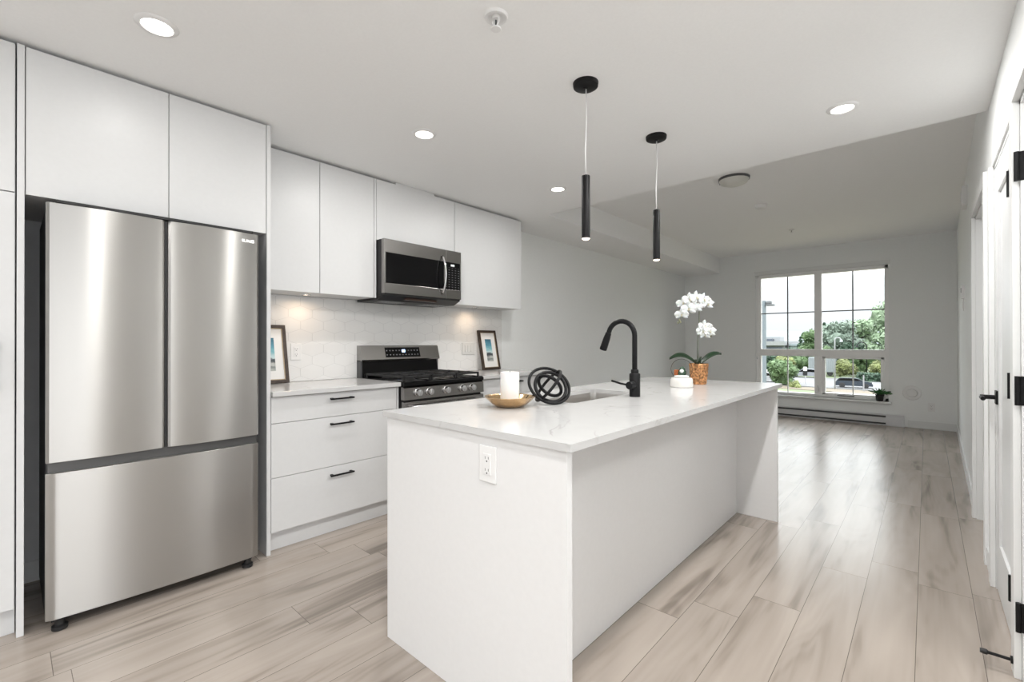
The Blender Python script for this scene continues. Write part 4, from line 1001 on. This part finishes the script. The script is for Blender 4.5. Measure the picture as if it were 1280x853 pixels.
tree('shade_tree', 'dark leafy tree behind the hedge at the right of the lower pane', -3.3, 96.5, -.2, 2.3, 2.0, 'dark', 1800, .2)
tree('shade_tree', 'dark tree behind the parked dark wagon', -10.2, 104.3, -1.2, 2.6, 2.6, 'dark', 1800, .2)
# shrub belt between the parked vehicles and the trees
for i, (x, y, zc, r, m, lb) in enumerate(((-20.5, 101, -3.3, 2.6, 'yel', 'yellow green shrub behind the silver car'), (-18.6, 104.5, -3.2, 2.2, 'mid', 'green shrub beside the centre mullion, lower left pane'),
                                           (-24, 106, -2.8, 3.0, 'dark', 'dark shrub left of the round tree top'), (-9.9, 92.4, -3.1, 1.8, 'yel', 'yellow green shrub above the dark wagon'),
                                           (-5.2, 92.0, -3.2, 1.9, 'yel', 'yellow green shrub above the clipped hedge'), (-8.0, 98.5, -2.0, 2.8, 'mid', 'tall green shrub in the middle of the lower right pane'),
                                           (-2.0, 102.5, -2.4, 2.6, 'mid', 'green shrub at the far right of the lower pane'), (-14.2, 103, -1.6, 2.4, 'mid', 'green shrub above the corrugated container'),
                                           (-27.5, 96, -3.4, 2.2, 'mid', 'green shrub beside the lamp post left of the round tree'), (-22.0, 112, -2.0, 3.2, 'dark', 'dark green shrub under the flat roofed building'))):
    tree('shrub', lb, x, y, zc, r, min(1.6, zc-G+.2), m, 1300, .18, trunk=False, group='shrubs across the road', cat='shrub', blobs=18)
tree('ground_shrub', 'low yellow green shrub at the foot of the round tree', -13.0, 70.6, G+.35, .95, .35, 'yel', 500, .10, trunk=False, cat='shrub', blobs=10)
# clipped hedge
hd = MB()
for i in range(30): hd.ico((-7.6+i*.30, 88.6-.05*i, G+.65), .62, 2, .14, (1, .9, 1.15))
for i in range(1800):
    p = Vector((-7.9+random.random()*9.3, 88.2+random.uniform(-.8, .8), G+random.uniform(.1, 1.35))); s = .12
    u = Vector((random.gauss(0, 1), random.gauss(0, 1), random.gauss(0, 1))).normalized(); v = u.orthogonal().normalized(); hd.quad(p-u*s-v*s, p+u*s-v*s, p+u*s+v*s, p-u*s+v*s)
tag(hd.build('hedge', M_F['dark']), 'long dark clipped hedge along the far side of the road', 'hedge')

# buildings on the skyline
M_BW = speckle(mat('white_cladding', (.16, .165, .17), .7), .3, .05); M_BD = mat('dark_glazing', (.06, .07, .09), .3); M_BG = speckle(mat('grey_green_cladding', (.22, .26, .26), .7), .4, .1)
t = thing('commercial_building', 'low white flat roofed building with dark window band, left pane', 'building', (-38, 170, G))
MB().box(-62, -33.6, 166, 190, G, .1).build('wall', M_BW, t)
MB().box(-64, -33.2, 164.5, 191, .1, 1.45).build('roof', mat('white_roof_edge', (.20, .205, .21), .6), t)
for a, b in ((-62, -46.4), (-45.2, -40.6), (-39.2, -34.2)): MB().box(a, b, 165.9, 166.1, -2.4, -.35).build('window', M_BD, t)
MB().box(-56, -35.6, 170, 176, 1.45, 2.9).build('rooftop_unit', mat('rooftop_grey', (.22, .23, .24), .7), t)
for a in (-41.4, -39.0): MB().box(a, a+1.6, 168, 170, 1.45, 2.2).build('roof_vent', M_BD, t)
t = thing('warehouse_building', 'grey green ribbed building right of the white one', 'building', (-29, 172, G))
wl = MB().box(-32.2, -22, 168, 186, G, .0)
for i in range(14): wl.box(-32.3+i*.74, -32.0+i*.74, 167.85, 168, G, -.1)
wl.build('wall', M_BG, t)
MB().box(-32.6, -21.6, 167.4, 186.5, .0, .7).build('roof', mat('slate_roof', (.20, .23, .25), .6), t)
t = thing('small_building', 'small pale roofed building behind the round tree', 'building', (-27, 128, G))
MB().box(-30.5, -24.2, 126, 134, G, -1.9).build('wall', M_BG, t)
MB().prism([(-31.2, -1.9), (-23.4, -1.9), (-25.4, -.7), (-29.2, -.7)], 'Y', 125.4, 134.6).build('roof', mat('pale_roof', (.45, .44, .43), .6), t)
# container / box trailer
t = thing('box_trailer', 'pale grey corrugated container standing beside the road, left of the lamp pole', 'container', (-13, 98, G))
cb = MB().box(-15.9, -11.9, 97.4, 99.8, G+.75, G+3.3)
for i in range(15): cb.box(-15.8+i*.27, -15.68+i*.27, 97.33, 97.41, G+.8, G+3.2)
cb.build('body', mat('container_grey', (.20, .22, .23), .6), t)
for xx in (-15.2, -13.9, -12.7): MB().lathe([(.001, -.15), (.42, -.15), (.46, -.1), (.46, .1), (.42, .15), (.001, .15)], (xx, 97.8, G+.56), 16, 'Y').build('wheel', M_BLACKPL, t)
# vehicles
def vehicle(name, label, cx, cy, ang, body_m, L=4.8, H=1.47, Wd=1.8, wagon=True):
    t = thing(name, label, 'car', (cx, cy, G+.1)); t.rotation_euler = (0, 0, ang)
    hw = Wd/2
    low = [(-L/2, .32), (-L/2+.05, .72), (-L/2+.15, .90), (L*.20, .92), (L*.36, .88), (L/2-.08, .70), (L/2, .45), (L/2-.02, .28), (-L/2+.1, .25)]
    if wagon: cab = [(-L/2+.12, .88), (-L/2+.42, H-.06), (-L*.28, H), (L*.02, H), (L*.12, H-.06), (L*.26, .90)]
    else: cab = [(-L*.40, .88), (-L*.26, H-.08), (-L*.16, H), (L*.04, H), (L*.12, H-.06), (L*.27, .90)]
    def pl(mb, n, m):
        o = mb.build(n, m, smooth=30); o.parent = t; return o
    pl(MB().prism(low, 'Y', -hw, hw), 'body', body_m)
    pl(MB().prism(cab, 'Y', -hw+.12, hw-.12), 'roof', body_m)
    ccx = sum(p[0] for p in cab)/len(cab)
    wn = [(ccx+(a-ccx)*.90, .93+(b-.88)*.74) for a, b in cab]
    pl(MB().prism(wn, 'Y', -hw+.10, hw-.10), 'window', M_GLOSSBLK)
    for sx_ in (-L*.31, L*.31):
        for sy_ in (-hw+.1, hw-.1):
            pl(MB().lathe([(.001, -.11), (.20, -.11), (.32, -.10), (.33, .0), (.32, .10), (.20, .11), (.001, .11)], (sx_, sy_, .33), 20, 'Y'), 'wheel', M_BLACKPL)
    for sy_ in (-hw+.25, hw-.25): pl(MB().box(L/2-.12, L/2-.005, sy_-.18, sy_+.18, .56, .68, .02), 'headlight', M_CHROME)
    return t
a_ = math.atan2(1.6, 3.3)*-0 + radians(-8)
vehicle('car', 'dark blue grey station wagon on the road, lower right pane', -7.1, 74.6, radians(4), mat('car_dark_blue', (.035, .045, .06), .25, .3), L=3.95, H=1.27, Wd=1.55)
vehicle('car', 'silver car parked beyond the road left of the centre mullion', -15.2, 91.3, radians(185), mat('car_silver', (.22, .23, .25), .3, .3), wagon=False)
vehicle('car', 'dark car parked left of the silver one, partly behind the round tree', -18.6, 93.2, radians(185), mat('car_dark_grey', (.05, .05, .06), .3, .3), wagon=False)
vehicle('car', 'white car beside the lamp post, lowest of the three at the left pane edge', -18.3, 77.5, radians(8), mat('car_white', (.30, .30, .31), .3), wagon=False)
vehicle('car', 'pale grey car in the middle row at the left pane edge', -21.2, 85.5, radians(8), mat('car_pale_grey', (.38, .39, .41), .3, .2))
vehicle('car', 'white car farthest back at the left pane edge', -23.5, 93.5, radians(8), mat('car_chalk', (.52, .52, .52), .3), wagon=False)
# lamps and poles
t = thing('lamp_post', 'tall pale lamp post at the left edge of the window with a flat head', 'lamp post', (-6.36, 26.7, G))
MB().tube([(-6.36, 26.7, G), (-6.36, 26.7, 3.35)], [.16, .125], 16).build('pole', mat('pale_blue_paint', (.125, .150, .165), .5), t, smooth=40)
MB().box(-6.23, -5.84, 26.55, 26.85, 3.08, 3.16, .03).box(-6.21, -5.97, 26.58, 26.82, 3.16, 3.33, .04).build('lamp_head', mat('lamp_head_grey', (.09, .095, .10), .5), t)
MB().tube([(-6.36, 26.7, 3.2), (-6.19, 26.7, 3.2)], .03, 8).build('arm', M_DKGREY, t)
def curved_lamp(name, label, x, y, zt, s, m, r=.10, R_=1.0):
    t = thing(name, label, 'street lamp', (x, y, G)); p = [(x, y, G), (x, y, zt-R_)] + [(x+s*R_*.9*(1-cos(radians(a))), y, zt-R_+R_*sin(radians(a))) for a in range(15, 166, 15)]
    MB().tube(p, r, 10).build('pole', m, t, smooth='all')
    e = p[-1]; MB().tube([(e[0], e[1], e[2]+.05), (e[0]+s*.05, e[1], e[2]-.28)], [.10, .20], 12).build('lamp_head', m, t, smooth=40)
curved_lamp('street_lamp', 'white curved street lamp right of the centre mullion', -8.75, 71.4, 1.75, 1, mat('white_pole', (.24, .25, .26), .5), .07, .36)
curved_lamp('street_lamp', 'black gooseneck street lamp in front of the tall trees', -7.35, 95.0, 1.15, -1, M_BLACK, .08, .7)
for (nm, lb, x, y, zt, m) in (('bollard_post', 'thin white post in front of the dark wagon', -5.75, 70.5, G+2.0, mat('white_post', (.22, .22, .23), .5)), ('sign_post', 'short post with a dark sign at the kerb, left lower pane', -12.85, 76.4, G+2.3, mat('grey_post', (.35, .35, .36), .5))):
    t = thing(nm, lb, 'post', (x, y, G))
    MB().tube([(x, y, G), (x, y, zt)], .07, 8).build('pole', m, t)
    if nm == 'sign_post': MB().box(x-.28, x+.28, y-.09, y-.07, zt-1.0, zt-.35).build('sign_plate', M_BLACKPL, t); MB().box(x-.22, x+.22, y-.09, y-.07, zt-.30, zt+.25).build('sign_plate', M_WHITEPL, t)
# misty hills on the horizon
def hill(name, y, x0, x1, base, amp, col, seed, label):
    rnd = random.Random(seed); n = 60; ph = [rnd.uniform(0, 6.28) for _ in range(4)]; mb = MB(); top = []
    for i in range(n+1):
        u = i/n; h = base + amp*(.5+.3*sin(3.1*u*2+ph[0])+.18*sin(9*u+ph[1])+.07*sin(23*u+ph[2])); top.append((x0+(x1-x0)*u, h))
    mb.prism([(x0, G)] + top + [(x1, G)], 'Y', y, y+120)
    tag(mb.build(name, speckle(mat(name+'_haze', col, 1.0), .01, .05)), label, None, None, 'structure')
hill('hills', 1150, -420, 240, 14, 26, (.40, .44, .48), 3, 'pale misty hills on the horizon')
